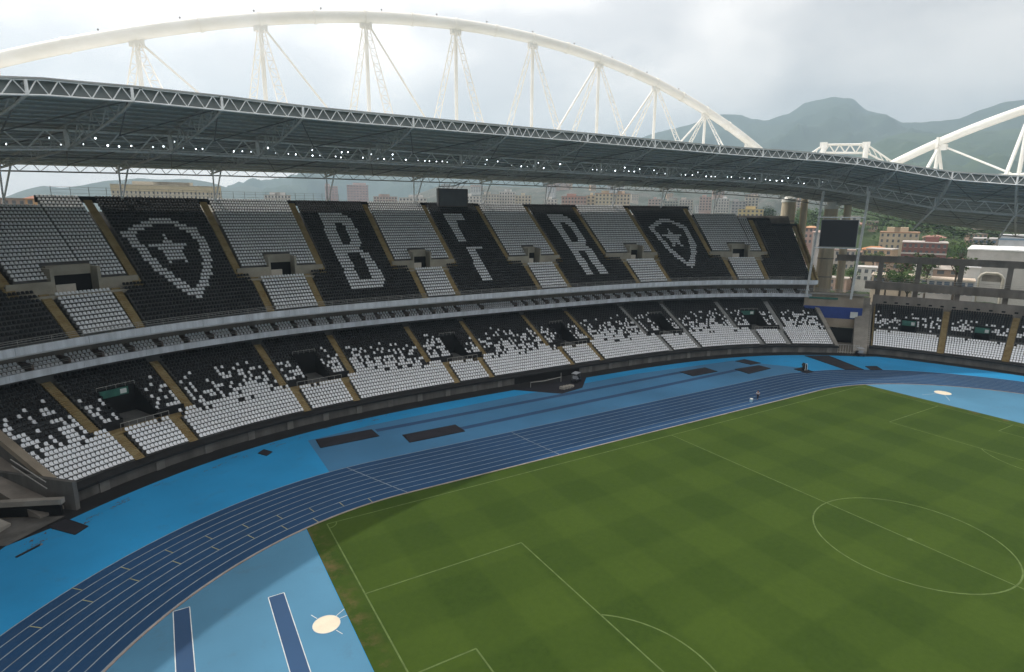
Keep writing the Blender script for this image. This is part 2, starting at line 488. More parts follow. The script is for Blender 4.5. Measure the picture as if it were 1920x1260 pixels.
# throwing circles
M_cream = mat('cream_circle', (0.72, 0.62, 0.48), .8, .08, .8)
for (cx, cy, dirs, lab) in ((-56.45, 17.9, ((115, 1.2, 2.0), (-65, 1.2, 2.0), (33, 1.1, 3.2), (8, 1.1, 3.2)), 'cream shot put circle with white sector lines on the pale blue near infield'),
                            (62.3, 23.6, ((215, 1.1, 5.2), (165, 1.1, 5.2)), 'cream throwing circle on the pale blue infield at the far end of the pitch')):
    e = empty('throwing_circle', (cx, cy, .02), lab, 'throwing circle')
    mb = MB(); R = 1.08 if cx < 0 else 1.35
    ring_ = [(cx+R*math.cos(2*math.pi*i/40), cy+R*math.sin(2*math.pi*i/40)) for i in range(40)]
    mb.poly([(x, y, .022) for x, y in ring_]); mb.build('disc', M_cream, e)
    mb = MB()
    for i in range(40):
        q, q2 = ring_[i], ring_[(i+1) % 40]
        o2 = [(cx+(x-cx)*1.035, cy+(y-cy)*1.035) for x, y in (q, q2)]
        mb.hexa([(*q, 0), (*o2[0], 0), (*o2[1], 0), (*q2, 0), (*q, .035), (*o2[0], .035), (*o2[1], .035), (*q2, .035)])
    mb.build('rim', M_linew, e)
    for a, r0, r1 in dirs:
        A = math.radians(a)
        mb = MB(); mb.quad(*tquad(cx+r0*math.cos(A), cy+r0*math.sin(A), cx+r1*math.cos(A), cy+r1*math.sin(A), .06, .018)); mb.build('sector_line', M_linew, e)

# pit covers and mats
M_cover = mat('black_pit_cover', (0.017, 0.016, 0.022), .75, .3, .6)
def cover(q, h, lab, name='pit_cover', cat='pit cover', group=None):
    c = np.mean(np.array(q), axis=0)
    e = empty(name, (c[0], c[1], 0), lab, cat, group)
    mb = MB(); mb.hexa([(x, y, .006) for x, y in q] + [(c[0]+(x-c[0])*.985, c[1]+(y-c[1])*.985, h) for x, y in q]); mb.build('tarpaulin', M_cover, e)
    for i in range(4):
        a_, b_ = q[i], q[(i+1) % 4]
        mb = MB(); mb.tube((*a_, .05), (*b_, .05), .06, 5); mb.build('edge_weight', M_black, e)
    return e
G_ = 'black covers on the jumping pits'
cover([(-48.1, 55.8), (-39.35, 56.0), (-39.5, 59.2), (-48.0, 59.2)], .12, 'black pit cover closest to the near stand, left of the pair beside the track', group=G_)
cover([(-36.2, 51.3), (-27.1, 51.3), (-27.2, 54.6), (-36.1, 54.6)], .12, 'black pit cover nearer the dark track, right of the near pair', group=G_)
cover([(28.8, 55.8), (36.3, 55.8), (36.6, 59.4), (28.9, 59.6)], .12, 'far black pit cover at the end of the upper runway', group=G_)
cover([(40.8, 51.2), (48.9, 51.7), (48.9, 54.7), (41.3, 55.2)], .12, 'far black pit cover at the end of the lower runway', group=G_)
cover([(47.8, 56.0), (51.2, 55.9), (50.8, 60.0), (47.5, 60.0)], .10, 'small black mat close to the far part of the stand wall', 'floor_mat', 'mat')
cover([(66.8, 55.2), (71.9, 52.2), (66.2, 40.7), (62.7, 42.9)], .03, 'long dark rubber mat leading from the corner tunnel to the track', 'floor_mat', 'mat')
cover([(69.6, 42.3), (71.9, 41.0), (69.8, 38.7), (67.5, 39.9)], .03, 'small dark mat beside the track near the end stand', 'floor_mat', 'mat')
cover([(53.0, 48.8), (55.6, 48.8), (54.6, 45.2), (52.2, 45.3)], .03, 'dark mat under the equipment trolley by the far bend', 'floor_mat', 'mat')
cover([(-56.2, 58.2), (-55.3, 56.7), (-54.4, 57.7), (-55.3, 59.2)], .08, 'small black hatch cover alone on the bright blue surround', 'hatch_cover', 'cover')
cover([(-78.6, 48.4), (-75.9, 45.1), (-74.9, 46.4), (-77.2, 49.6)], .05, 'black mat in front of the near corner tunnel', 'floor_mat', 'mat')
e = empty('drain_grate', (-79.5, 43.8, 0), 'thin black bar lying on the blue surround by the near corner', 'bar')
mb = MB(); mb.tube((-80.4, 42.9, .06), (-78.7, 44.5, .06), .12, 6); mb.build('bar_body', M_black, e)
mb = MB(); mb.box((-78.7, 44.5, .06), (.25, .25, .12), .7); mb.build('bar_end', M_steel_d, e)

# ------------------------------------------------------------------ seats
_W = [.38, .42, .42, .27]
_PY = [(-.22, .42), (.12, .39), (.215, .63), (.25, .76)]
SV = []
for k, (y, z) in enumerate(_PY):
    w = _W[k]/2
    for dy, dz in ((0, 0), ((.0, -.05) if k < 1 else (.05, -.03))):
        SV += [(-w, y+dy, z+dz), (w, y+dy, z+dz)]
SV = np.array(SV, dtype=np.float64)
SF = []
for k in range(3):
    a, b = 4*k, 4*(k+1)
    SF += [(a, a+1, b+1, b), (a+2, b+2, b+3, a+3), (a, b, b+2, a+2), (a+1, a+3, b+3, b+1)]
SF += [(0, 2, 3, 1), (12, 13, 15, 14)]
SF = np.array(SF)
def seat_mesh(name, m):
    me = bpy.data.meshes.new(name); me.from_pydata([tuple(v) for v in SV], [], [tuple(f) for f in SF.tolist()]); me.materials.append(m); return me
ME_W, ME_K = seat_mesh('white_seat', M_white_seat), seat_mesh('black_seat', M_black_seat)
def seats_joined(pos, ang, colr, parent):
    """pos Nx3 tread points, ang: facing rotation, colr 0 white / 1 black -> one mesh"""
    n = len(pos)
    c, s = np.cos(ang)[:, None], np.sin(ang)[:, None]
    V = np.empty((n, len(SV), 3))
    V[:, :, 0] = pos[:, 0:1] + SV[None, :, 0]*c - SV[None, :, 1]*s
    V[:, :, 1] = pos[:, 1:2] + SV[None, :, 0]*s + SV[None, :, 1]*c
    V[:, :, 2] = pos[:, 2:3] + SV[None, :, 2]
    F = (SF[None, :, :] + (np.arange(n)*len(SV))[:, None, None]).reshape(-1, 4)
    me = bpy.data.meshes.new('seat_rows')
    me.vertices.add(n*len(SV)); me.vertices.foreach_set('co', V.ravel())
    me.loops.add(F.size); me.loops.foreach_set('vertex_index', F.ravel().astype(np.int32))
    me.polygons.add(len(F)); me.polygons.foreach_set('loop_start', np.arange(0, F.size, 4, dtype=np.int32))
    me.materials.append(M_white_seat); me.materials.append(M_black_seat)
    me.polygons.foreach_set('material_index', np.repeat(colr, len(SF)).astype(np.int32))
    me.update(calc_edges=True)
    o = bpy.data.objects.new('seat_rows', me); link(o, parent); o['kind'] = 'stuff'
    return o
PENDING = []      # (stand key, block object, pos, ang, colour)
def in_view(P):
    d = P - np.array(CAMP)
    x = d @ np.array(R_); y = d @ np.array(U_); z = d @ np.array(_f)
    f = 1092.5
    return (z > 1) & (abs(f*x/z) < 960) & (abs(f*y/z) < 630), np.linalg.norm(d, axis=1)
def flush_seats(key, limit=300):
    items = [q for q in PENDING if q[0] == key]
    allp = np.concatenate([q[2] for q in items])
    vis, dist = in_view(allp)
    score = np.where(vis, dist, 1e9)
    cut = np.sort(score)[min(limit, len(score)-1)]
    i = 0
    for _, blk, pos, ang, colr in items:
        s = score[i:i+len(pos)]; i += len(pos)
        near = s < cut
        for p_, a_, c_ in zip(pos[near], ang[near], colr[near]):
            o = bpy.data.objects.new('seat', ME_K if c_ else ME_W)
            link(o, blk, tuple(p_)); o.rotation_euler = (0, 0, float(a_))
        if (~near).sum(): seats_joined(pos[~near], ang[~near], colr[~near], blk)

# generic tier: C(u,d,z) curve, rows
class Tier:
    def __init__(s, C, d0, z0, run, rise, u_lo, u_hi):
        s.C = C; s.d0 = d0; s.z0 = z0; s.run = run; s.rise = rise
        s.us = np.linspace(u_lo, u_hi, 1500)
    def row_pos(s, r, ua, ub, frac=.62, pitch=.5):
        d = s.d0 + (r+frac)*s.run
        k = np.array([s.C(u, d, 0)[:2] for u in np.linspace(ua, ub, max(6, int(abs(ub-ua)))) ])
        seg = np.hypot(*np.diff(k, axis=0).T); cum = np.r_[0, np.cumsum(seg)]
        n = int(cum[-1]/pitch)
        if n < 1: return np.zeros((0, 3)), np.zeros(0), np.zeros(0)
        t = (np.arange(n)+.5)/n*cum[-1]
        uu = np.interp(t, cum, np.linspace(ua, ub, len(k)))
        P = np.stack([np.interp(t, cum, k[:, 0]), np.interp(t, cum, k[:, 1]), np.full(n, s.z0+r*s.rise)], 1)
        # facing: outward normal
        k2 = np.array([s.C(u, d+1, 0)[:2] for u in uu]) - np.array([s.C(u, d, 0)[:2] for u in uu])
        ang = np.arctan2(k2[:, 1], k2[:, 0]) - math.pi/2
        return P, ang, uu
    def steps(s, ua, ub, r0, r1, mb, cols=None, mi=0):
        cols = cols or max(2, int(abs(ub-ua)/2.5)+1)
        rows = []
        for u in np.linspace(ua, ub, cols):
            q = []
            for r in range(r0, r1):
                q.append(s.C(u, s.d0+r*s.run, s.z0+(r-1 if r > r0 else r-1)*s.rise)); q.append(s.C(u, s.d0+r*s.run, s.z0+r*s.rise))
            q.append(s.C(u, s.d0+r1*s.run, s.z0+(r1-1)*s.rise))
            rows.append(q)
        mb.grid(rows, mi)
    def stair(s, uc, w, r0, r1, name, m, parent):
        # aisle: two treads per row, standing proud of the terrace
        P = s.C(uc, s.d0, 0); Q = s.C(uc+.1, s.d0, 0); sc = math.dist(P[:2], Q[:2])/.1
        h = w/2/sc
        mb = MB()
        for r in range(r0, r1):
            for hf in (0, 1):
                d = s.d0 + (r+hf*.5)*s.run; z = s.z0 + (r-1+(hf+1)*.5)*s.rise + .03
                d2 = d + s.run*.5
                sc2 = math.dist(s.C(uc, d, 0)[:2], s.C(uc+.1, d, 0)[:2])/.1; h = w/2/sc2
                a, b, c, e_ = s.C(uc-h, d, z), s.C(uc+h, d, z), s.C(uc+h, d2, z), s.C(uc-h, d2, z)
                lo = z - s.rise*.5 - .05
                mb.hexa([(a[0], a[1], lo), (b[0], b[1], lo), (c[0], c[1], lo), (e_[0], e_[1], lo), a, b, c, e_])
        return mb.build(name, m, parent)
def wall_curve(C, u0, u1, d0, d1, za, zb, mb, n=None, mi=0):
    """solid strip following the curve between offsets d0,d1 and heights za,zb"""
    n = n or max(2, int(abs(u1-u0)/2.5)+1)
    us = np.linspace(u0, u1, n)
    for a, b in zip(us[:-1], us[1:]):
        mb.hexa([C(a, d0, za), C(b, d0, za), C(b, d1, za), C(a, d1, za), C(a, d0, zb), C(b, d0, zb), C(b, d1, zb), C(a, d1, zb)], mi)

# ------------------------------------------------------------------ main grandstand
GS = empty('grandstand', (0, 80, 0), 'long curved two-tier grandstand of black and white seats beneath the roof', 'grandstand')
XL, XR = -74.9, 75.2
LT = Tier(S, 5.0, 1.42, .80, .376, XL, XR)
NL = 23
# front wall, gutter side
mb = MB(); wall_curve(S, XL, XR, 3.4, 3.9, -.1, 1.32, mb); front = mb.build('front_wall', M_conc_d, GS)
mb = MB(); wall_curve(S, XL, XR, 3.0, 5.02, 1.32, 1.62, mb); mb.build('front_ledge', M_black, GS)
for x in np.arange(-72, 75, 5.6):
    mb = MB(); wall_curve(S, x-.45, x+.45, 3.25, 3.4, -.08, 1.30, mb, 2); mb.build('pilaster', M_pil, front)

LOW = [(-67.4, -61.5, -68.8, -59.3, -64.5), (-45.9, -37.8, -47.0, -36.0, -41.7), (-18.5, -10.9, -21.5, -9.1, -14.6),
       (9.0, 17.1, 6.8, 18.8, 13.0), (36.8, 44.8, 34.2, 45.0, 40.6), (60.7, 66.5, 57.6, 67.3, 62.7)]
RV = 8
col_streak = {}
def lower_colour(uu, r):
    out = np.ones(len(uu), int)
    for i, u in enumerate(uu):
        st = col_streak.setdefault(round(u*1.9), random.random())
        p = 1.0 if r <= 5 else .92 if r == 6 else max(0.0, min(1.0, (18.3 - r)/12.0))**1.35
        p = p*(.35 + 1.15*st) if r > 6 else p
        if random.random() < p and r < 18: out[i] = 0
    return out
def add_block(tier, key, parent, segs, label=None, colour=None, kindname='seating_block'):
    """segs: list of (r0, r1, ua, ub)"""
    mb = MB()
    for r0, r1, ua, ub in segs: tier.steps(ua, ub, r0, r1, mb)
    blk = mb.build(kindname, M_terrace, parent)
    if label: blk['label'] = label
    P, A, Cc = [], [], []
    for r0, r1, ua, ub in segs:
        for r in range(r0, r1):
            p_, a_, uu = tier.row_pos(r, ua+.05, ub-.05)
            if len(p_) == 0: continue
            c_ = colour(uu, r)
            P.append(p_); A.append(a_); Cc.append(c_)
    if P: PENDING.append((key, blk, np.concatenate(P), np.concatenate(A), np.concatenate(Cc)))
    return blk
hw = .62
edge_lo, edge_hi = XL+.15, XL+.15
for i, (a, b, A, B, vc) in enumerate(LOW):
    # wide block left of this aisle group
    segs = [(0, RV, edge_lo, a-hw), (RV, NL, edge_hi, A-hw)]
    add_block(LT, 'gs', GS, segs, None, lower_colour)
    # front block between the lower aisles, and the seats either side of the tunnel mouth
    add_block(LT, 'gs', GS, [(0, RV-1, a+hw, b-hw)], None, lower_colour)
    vw = 1.75
    add_block(LT, 'gs', GS, [(RV+1, 17, A+hw, vc-vw), (RV+1, 17, vc+vw, B-hw), (17, NL, A+hw, B-hw)], None, lower_colour)
    sm = M_stair if i < 4 else M_stair_g
    for u in (a, b): LT.stair(u, 1.2, 0, RV, 'stair', sm, GS)
    for u in (A, B): LT.stair(u, 1.2, RV, NL, 'stair', sm, GS)
    # cross landing + black parapet in front of the tunnel rows
    zf = LT.z0 + (RV-1)*LT.rise
    mb = MB(); wall_curve(S, A-.6, B+.6, LT.d0+(RV-1)*LT.run, LT.d0+(RV+1)*LT.run, zf-.3, zf+.02, mb); mb.build('landing', M_stair if i < 4 else M_stair_g, GS)
    for ua, ub in ((A+hw, vc-vw), (vc+vw, B-hw)):
        mb = MB(); wall_curve(S, ua, ub, LT.d0+(RV+.6)*LT.run, LT.d0+(RV+.9)*LT.run, zf, zf+1.15, mb, 3); mb.build('parapet', M_black, GS)
    # tunnel mouth (vomitory)
    zb = LT.z0 + 16*LT.rise
    d0, d1 = LT.d0+(RV+.6)*LT.run, LT.d0+17*LT.run
    for u in (vc-vw, vc+vw):
        v = MB(); q = [(d_, z_) for r in range(RV+1, 17) for d_, z_ in ((LT.d0+r*LT.run, LT.z0+r*LT.rise+.55), (LT.d0+(r+1)*LT.run, LT.z0+r*LT.rise+.55))]
        for dd_ in (-.1, .1):
            prof = [S(u+dd_, d_, z_) for d_, z_ in q] + [S(u+dd_, q[-1][0], zf), S(u+dd_, q[0][0], zf)]
            v.poly(prof if dd_ > 0 else prof[::-1])
        for (da, za_), (db, zb_) in zip(q[:-1], q[1:]): v.quad(S(u-.1, da, za_), S(u+.1, da, za_), S(u+.1, db, zb_), S(u-.1, db, zb_))
        vo = v.build('tunnel_wall', M_black, GS)
    v = MB(); wall_curve(S, vc-vw-.1, vc+vw+.1, d1-.25, d1, zf, zb+.7, v, 3); v.build('back_panel', M_dark, vo)
    v = MB(); v.quad(S(vc-vw, d0, zf+.03), S(vc+vw, d0, zf+.03), S(vc+vw, d1, zf+.03), S(vc-vw, d1, zf+.03)); v.build('tunnel_floor', M_terrace, vo)
    v = MB(); v.tube(S(vc-vw, d1-.3, zb+1.15), S(vc+vw, d1-.3, zb+1.15), .035, 5); 
    for k in range(5):
        u = vc-vw+2*vw*k/4; v.tube(S(u, d1-.3, zb+.6), S(u, d1-.3, zb+1.15), .03, 4)
    for ua, ub in ((vc-vw, vc+vw),): v.tube(S(a+.5, d0-1.0, zf+1.0), S(b-.5, d0-1.0, zf+1.0), .035, 5)
    for k in range(7):
        u = a+.5+(b-a-1)*k/6; v.tube(S(u, d0-1.0, zf), S(u, d0-1.0, zf+1.0), .03, 4)
    v.build('handrail', M_rail, GS)
    if i in (0, 5):
        v = MB(); wall_curve(S, vc-vw, vc+vw*.6, d1-.5, d1-.4, zb-.55, zb+.55, v, 2); sgn = v.build('tunnel_sign', M_sign, GS); sgn['label'] = 'green sign over the tunnel mouth'
        v = MB(); wall_curve(S, vc+vw*.15, vc+vw*.5, d1-.52, d1-.505, zb-.35, zb+.35, v, 2); v.build('pictogram', M_signw, sgn)
    edge_lo, edge_hi = b+hw, B+hw
add_block(LT, 'gs', GS, [(0, RV, edge_lo, XR-.3), (RV, NL, edge_hi, XR-.3)], None, lower_colour)
# end walls with coping
for xe, sg in ((XL, -1), (XR, 1)):
    mb = MB()
    for r in range(NL):
        wall_curve(S, xe-.25*(sg < 0)-.05*(sg > 0), xe+.25*(sg > 0)+.05*(sg < 0), LT.d0+r*LT.run, LT.d0+(r+1)*LT.run, -.1, LT.z0+r*LT.rise+.15, mb, 2)
    ew = mb.build('end_wall', M_conc_d, GS)
    mb = MB()
    mb.hexa([S(xe-.35, 4.2, 1.0), S(xe+.30, 4.2, 1.0), S(xe+.30, 23.6, 10.15), S(xe-.35, 23.6, 10.15), S(xe-.35, 4.2, 1.75), S(xe+.30, 4.2, 1.75), S(xe+.30, 23.6, 10.9), S(xe-.35, 23.6, 10.9)])
    mb.build('coping', M_beige if sg < 0 else M_conc, ew)
# back wall of the lower tier and soffit
mb = MB(); wall_curve(S, XL-1, XR, 23.5, 23.9, 0, 12.0, mb); mb.build('back_wall', M_conc_d, GS)
mb = MB(); wall_curve(S, XL-3, XR, 20.1, 24.2, 11.55, 11.9, mb); mb.build('box_floor', M_conc_b, GS)
for u0 in np.arange(XL-3, XR-1, 5.7):
    u1 = min(u0+5.7, XR+.2); mb = MB(); wall_curve(S, u0+.015, u1-.015, 19.75, 20.1, 11.58, 12.55, mb, 4); mb.build('fascia_panel', M_fascia, GS)
# private boxes
BX = list(np.arange(-76.0, 74.0, 2.85))
BX = [x for x in BX if not (-8.5 < x < -6.5 or -3.9 < x < 2.6 or 4.5 < x < 6)]
for x in BX:
    mb = MB(); wall_curve(S, x-.09, x+.09, 20.4, 24.0, 11.9, 13.25, mb, 2); mb.build('box_partition', M_boxwall, GS)
mb = MB(); wall_curve(S, XL-3, XR, 23.6, 23.9, 11.9, 15.3, mb); mb.build('box_back_wall', M_conc_b, GS)
for k in range(3):
    mb = MB(); wall_curve(S, XL-3, XR, 20.5+k*.85, 20.5+(k+1)*.85, 11.9, 11.98+k*.36, mb); mb.build('box_step', M_terrace, GS)
BT = Tier(S, 20.5, 11.98, .85, .36, XL, XR)
edges = [XL-2] + BX + [XR-.4]
mb = MB(); blk = None
P, A, Cc = [], [], []
for u0, u1 in zip(edges[:-1], edges[1:]):
    for r in range(3):
        p_, a_, uu = BT.row_pos(r, u0+.25, u1-.35, frac=.6)
        if len(p_): P.append(p_); A.append(a_); Cc.append(np.zeros(len(p_), int))
boxes = [o for o in GS.children if o.name.startswith('box_step')][0]
PENDING.append(('gs', boxes, np.concatenate(P), np.concatenate(A), np.concatenate(Cc)))
# rail in front of the boxes
mb = MB()
for zz in (12.95, 13.2): mb.path([S(x, 20.3, zz) for x in np.arange(XL-2, XR, 3)], .025, 4)
mb.build('handrail', M_rail, GS)

# upper tier
UT = Tier(S, 17.2, 16.45, .7056, .533, -76, 74.1)
NU = 36
for u0 in np.arange(-78, 74, 5.7):
    u1 = min(u0+5.7, 74.3); mb = MB(); wall_curve(S, u0+.015, u1-.015, 17.0, 17.3, 15.45, 16.5, mb, 4); mb.build('fascia_panel', M_fascia, GS)
mb = MB(); wall_curve(S, -78, 74.3, 17.3, 24.0, 15.2, 15.5, mb); mb.build('upper_soffit', M_soff, GS)
def soff(u): return [S(u, 24, 15.3), S(u, 43.2, 33.2), S(u, 43.2, 0), S(u, 42.4, 0), S(u, 42.4, 32.0), S(u, 23.9, 14.8)]
mb = MB()
us = np.linspace(-78, 74.0, 60)
mb.grid([soff(u) for u in us]); mb.build('raker_wall', M_conc_d, GS)
mb = MB()
for zz in (16.85, 17.15, 17.4): mb.path([S(x, 17.15, zz) for x in np.arange(-78, 74.2, 2.5)], .03, 4)
for x in np.arange(-77, 74, 2.5): mb.tube(S(x, 17.15, 16.4), S(x, 17.15, 17.4), .03, 4)
mb.build('handrail', M_rail, GS)
UP = [(-67.5, -61.6, -69.6, -59.3, -64.5), (-46.2, -38.5, -47.9, -35.8, -41.8), (-19.4, -12.1, -22.6, -9.3, -16.5),
      (8.1, 16.3, 4.7, 18.4, 11.6), (35.4, 43.8, 31.6, 44.6, 39.6), (59.2, 65.6, 56.9, 67.4, 62.7)]
def maxrow(u):
    if u < -63.3: return 33
    if u < 57.6: return 36
    if u < 65.3: return 32
    if u < 70.4: return 30
    return 27
def split_top(r0, ua, ub):
    out = []; cuts = [ua] + [c for c in (-63.3, 57.6, 65.3, 70.4) if ua < c < ub] + [ub]
    for c0, c1 in zip(cuts[:-1], cuts[1:]): out.append((r0, maxrow((c0+c1)/2), c0, c1))
    return out
# white pictures in the black blocks, in (position, row) units
def inpoly(x, y, P):
    c = False; j = len(P)-1
    for i in range(len(P)):
        xi, yi = P[i]; xj, yj = P[j]
        if (yi > y) != (yj > y) and x < (xj-xi)*(y-yi)/(yj-yi)+xi: c = not c
        j = i
    return c
SH1o = [(-58.3, 24.6), (-56.6, 26.6), (-55.3, 28.3), (-53.9, 29.1), (-52.9, 29.0), (-51.8, 27.4), (-50.3, 25.4), (-50.0, 21.5), (-50.4, 15.5), (-51.4, 11.2), (-53.2, 6.6), (-54.1, 5.2), (-55.0, 6.2), (-56.4, 10.2), (-57.3, 14.5), (-57.8, 20)]
SH1i = [(-57.2, 23.9), (-55.1, 26.4), (-54.1, 27.2), (-53.1, 27.2), (-52.0, 25.1), (-51.25, 23.6), (-51.15, 20.8), (-51.6, 15.4), (-52.4, 11.9), (-53.5, 8.9), (-54.2, 7.5), (-55.5, 11.8), (-56.3, 15.4), (-56.8, 20.6)]
def star(cx, cy, rx, ry, k=.42):
    P = []
    for i in range(10):
        a = math.radians(90 + 36*i); r = 1 if i % 2 == 0 else k
        P.append((cx + rx*r*math.cos(a), cy + ry*r*math.sin(a)))
    return P
ST1 = star(-54.25, 18.9, 2.15, 5.6)
def shift(P, cx0, cx1, sx): return [((x-cx0)*sx+cx1, y) for x, y in P]
SH2o, SH2i = shift(SH1o, -54.1, 50.9, 1.02), shift(SH1i, -54.1, 50.9, 1.02)
ST2 = star(50.75, 18.9, 2.2, 5.6)
LB = dict(o=[(-32.4, 31), (-28.2, 31), (-27.0, 29), (-26.6, 26), (-26.8, 20), (-27.7, 17.6), (-26.5, 15.2), (-25.9, 10), (-25.9, 6.6), (-26.6, 4), (-32.4, 4)],
          h=[[(-30.4, 27), (-29.0, 27), (-28.7, 25.5), (-28.7, 20.4), (-29.1, 19), (-30.4, 19)], [(-30.4, 15.8), (-28.5, 15.8), (-28.0, 14.3), (-28.0, 8.2), (-28.4, 7.2), (-30.4, 7.2)]])
LF = [[(-5.6, 31.2), (-.7, 31.2), (-.7, 27.9), (-3.5, 27.9), (-3.5, 18.8), (-5.6, 18.8)], [(-4.8, 17.2), (-.5, 17.2), (-.5, 15.6), (-2.65, 15.6), (-2.65, 3.8), (-4.8, 3.8)]]
LR = dict(o=[(22.7, 31), (26.9, 31), (28.2, 29), (28.9, 25.8), (28.9, 19), (27.9, 16.3), (28.7, 14.6), (28.8, 3.6), (26.5, 3.6), (26.5, 13.2), (25.6, 14.4), (24.8, 14.4), (24.8, 3.6), (22.7, 3.6)],
          h=[[(24.8, 27.2), (26.1, 27.2), (26.8, 25.5), (26.8, 19), (26.2, 17.6), (24.8, 17.6)]])
def picture(u, r):
    y = r + .5
    if -59 < u < -49:
        return (inpoly(u, y, SH1o) and not inpoly(u, y, SH1i)) or inpoly(u, y, ST1)
    if 45 < u < 57:
        return (inpoly(u, y, SH2o) and not inpoly(u, y, SH2i)) or inpoly(u, y, ST2)
    if -33 < u < -25: return inpoly(u, y, LB['o']) and not any(inpoly(u, y, h) for h in LB['h'])
    if -6 < u < 0: return any(inpoly(u, y, q) for q in LF)
    if 22 < u < 29.5: return inpoly(u, y, LR['o']) and not any(inpoly(u, y, h) for h in LR['h'])
    return False
def dark_col(uu, r): return np.array([0 if picture(u, r) else 1 for u in uu], int)
def white_col(uu, r): return np.zeros(len(uu), int)
DARK = ['black seats at the left end of the upper tier', 'black seats carrying a white shield and star beside the near end', 'black seats carrying the white letter B', 'black seats carrying a broken white letter F',
        'black seats carrying the white letter R', 'black seats carrying a white shield and star towards the far end', 'plain black seats at the far end of the upper tier']
RU = 10
e_lo, e_hi = -76.0, -76.0
M_vom = mat('vomitory_concrete', (0.34, 0.31, 0.25), .9, .22, .3)
for i, (a, b, A, B, vc) in enumerate(UP):
    add_block(UT, 'gs', GS, [(0, RU+1, e_lo, a-hw)] + split_top(RU+1, e_hi, A-hw), DARK[i], dark_col)
    add_block(UT, 'gs', GS, [(0, RU, a+hw, b-hw)], None, white_col)
    for u in (a, b): UT.stair(u, 1.2, 0, RU+1, 'stair', M_stair, GS)
    for u in (A, B): UT.stair(u, 1.2, RU+1, maxrow(u), 'stair', M_stair, GS)
    vw = 1.9 if i < 3 else 1.6
    add_block(UT, 'gs', GS, [(13, 17, A+hw, vc-vw), (13, 17, vc+vw, B-hw)] + split_top(17, A+hw, B-hw), None, white_col)
    zf = UT.z0 + (RU-1)*UT.rise
    d_w = UT.d0 + 12.2*UT.run
    mb = MB(); wall_curve(S, a-hw-.9, b+hw+.9, UT.d0+RU*UT.run, d_w+.2, zf-.2, zf+.35, mb); mb.build('landing', M_vom, GS)
    for ua, ub in ((A-.2, vc-vw), (vc+vw, B+.2)):
        mb = MB(); wall_curve(S, ua, ub, d_w, d_w+.25, zf-.1, UT.z0+13.1*UT.rise, mb, 4); mb.build('parapet', M_vom, GS)
        mb = MB(); wall_curve(S, ua, ub, d_w+.25, UT.d0+13*UT.run, UT.z0+11.5*UT.rise, UT.z0+12.6*UT.rise, mb, 4); mb.build('landing', M_terrace, GS)
    v = MB(); d1 = UT.d0 + 17*UT.run
    for u in (vc-vw, vc+vw):
        v = MB(); wall_curve(S, u-.14, u+.14, d_w-.02, d1, zf, UT.z0+16.4*UT.rise, v, 2); vo = v.build('tunnel_wall', M_vom, GS)
    v = MB(); wall_curve(S, vc-vw+.14, vc+vw-.14, d1-1.1, d1, UT.z0+14.2*UT.rise, UT.z0+16.9*UT.rise, v, 2); v.build('lintel', M_vom, vo)
    v = MB(); wall_curve(S, vc-vw+.14, vc+vw-.14, d1-.9, d1-.8, zf+.3, UT.z0+14.2*UT.rise, v, 2); v.build('back_panel', M_dark, vo)
    v = MB(); wall_curve(S, vc-vw+.25, vc-vw*.05, d_w+.3, d_w+.45, zf+.3, zf+1.6, v, 2); v.build('screen_wall', mat('screen_wall', (.55, .50, .43), .8, .12, .5), vo)
    e_lo, e_hi = b+hw, B+hw
add_block(UT, 'gs', GS, [(0, RU+1, e_lo, 73.3)] + split_top(RU+1, e_hi, 73.3), DARK[6], dark_col)
UT.stair(73.75, .8, 0, 27, 'stair', M_stair, GS)
mb = MB()
for r in range(27): wall_curve(S, 74.15, 74.4, UT.d0+r*UT.run, UT.d0+(r+1)*UT.run, UT.z0+(r-2)*UT.rise-.6, UT.z0+r*UT.rise+.5, mb, 2)
mb.build('end_wall', M_stair, GS)
# top parapet, stepping down towards both ends
for u0, u1 in ((-78, -63.3), (-63.3, 57.6), (57.6, 65.3), (65.3, 70.4), (70.4, 74.3)):
    r = maxrow((u0+u1)/2); d = UT.d0 + r*UT.run; z = UT.z0 + r*UT.rise
    mb = MB(); wall_curve(S, u0, u1, d, d+.3, z-1.0, z+.12, mb); mb.build('top_parapet', M_black, GS)
flush_seats('gs')

# fence along the top of the stand
FE = empty('top_fence', S(-45, 43, 36), 'thin wire fence with posts along the top of the stand at the left', 'fence')
xs_ = np.arange(-62.0, -27, 1.5)
for x in xs_:
    mb = MB(); mb.tube(S(x, 42.9, 35.4), S(x, 42.9, 37.3), .04, 5); mb.build('post', M_steel_d, FE)
for zz in (36.2, 36.8, 37.25):
    mb = MB(); mb.path([S(x, 42.9, zz) for x in xs_], .022, 4); mb.build('rail', M_steel_d, FE)

# players' tunnel under the middle of the stand
TN = empty('tunnel_entrance', (0, 63, 0), 'dark field-level tunnel ramp under the middle of the grandstand', 'tunnel')
mb = MB(); mb.poly([(-9.5, 66.4, .02), (-2.5, 59.6, .02), (3.3, 60.8, .02), (8.6, 66.3, .02)]); mb.build('ramp', M_cover, TN)
mb = MB(); wall_curve(S, -7, 9, 3.2, 3.42, 0.0, 1.3, mb); mb.build('shade_slab', M_dark, TN)  # solid black slab painted as the shade of the tunnel mouth
mb = MB(); mb.path([(-5.5, 65.9, 1.05), (-2, 66.1, .85), (2.0, 66.2, 1.05)], .06, 5); mb.path([(-5.5, 65.9, 0), (-5.5, 65.9, 1.05)], .05, 5); mb.path([(2, 66.2, 0), (2, 66.2, 1.9)], .05, 5); mb.build('handrail', M_rail, TN)
mb = MB()
for k in range(4): mb.box((-.6+k*.75, 62.0+k*.1, .25), (.7, 1.1, .5-.04*k), .5)
mb.build('sandbags', M_conc, TN)

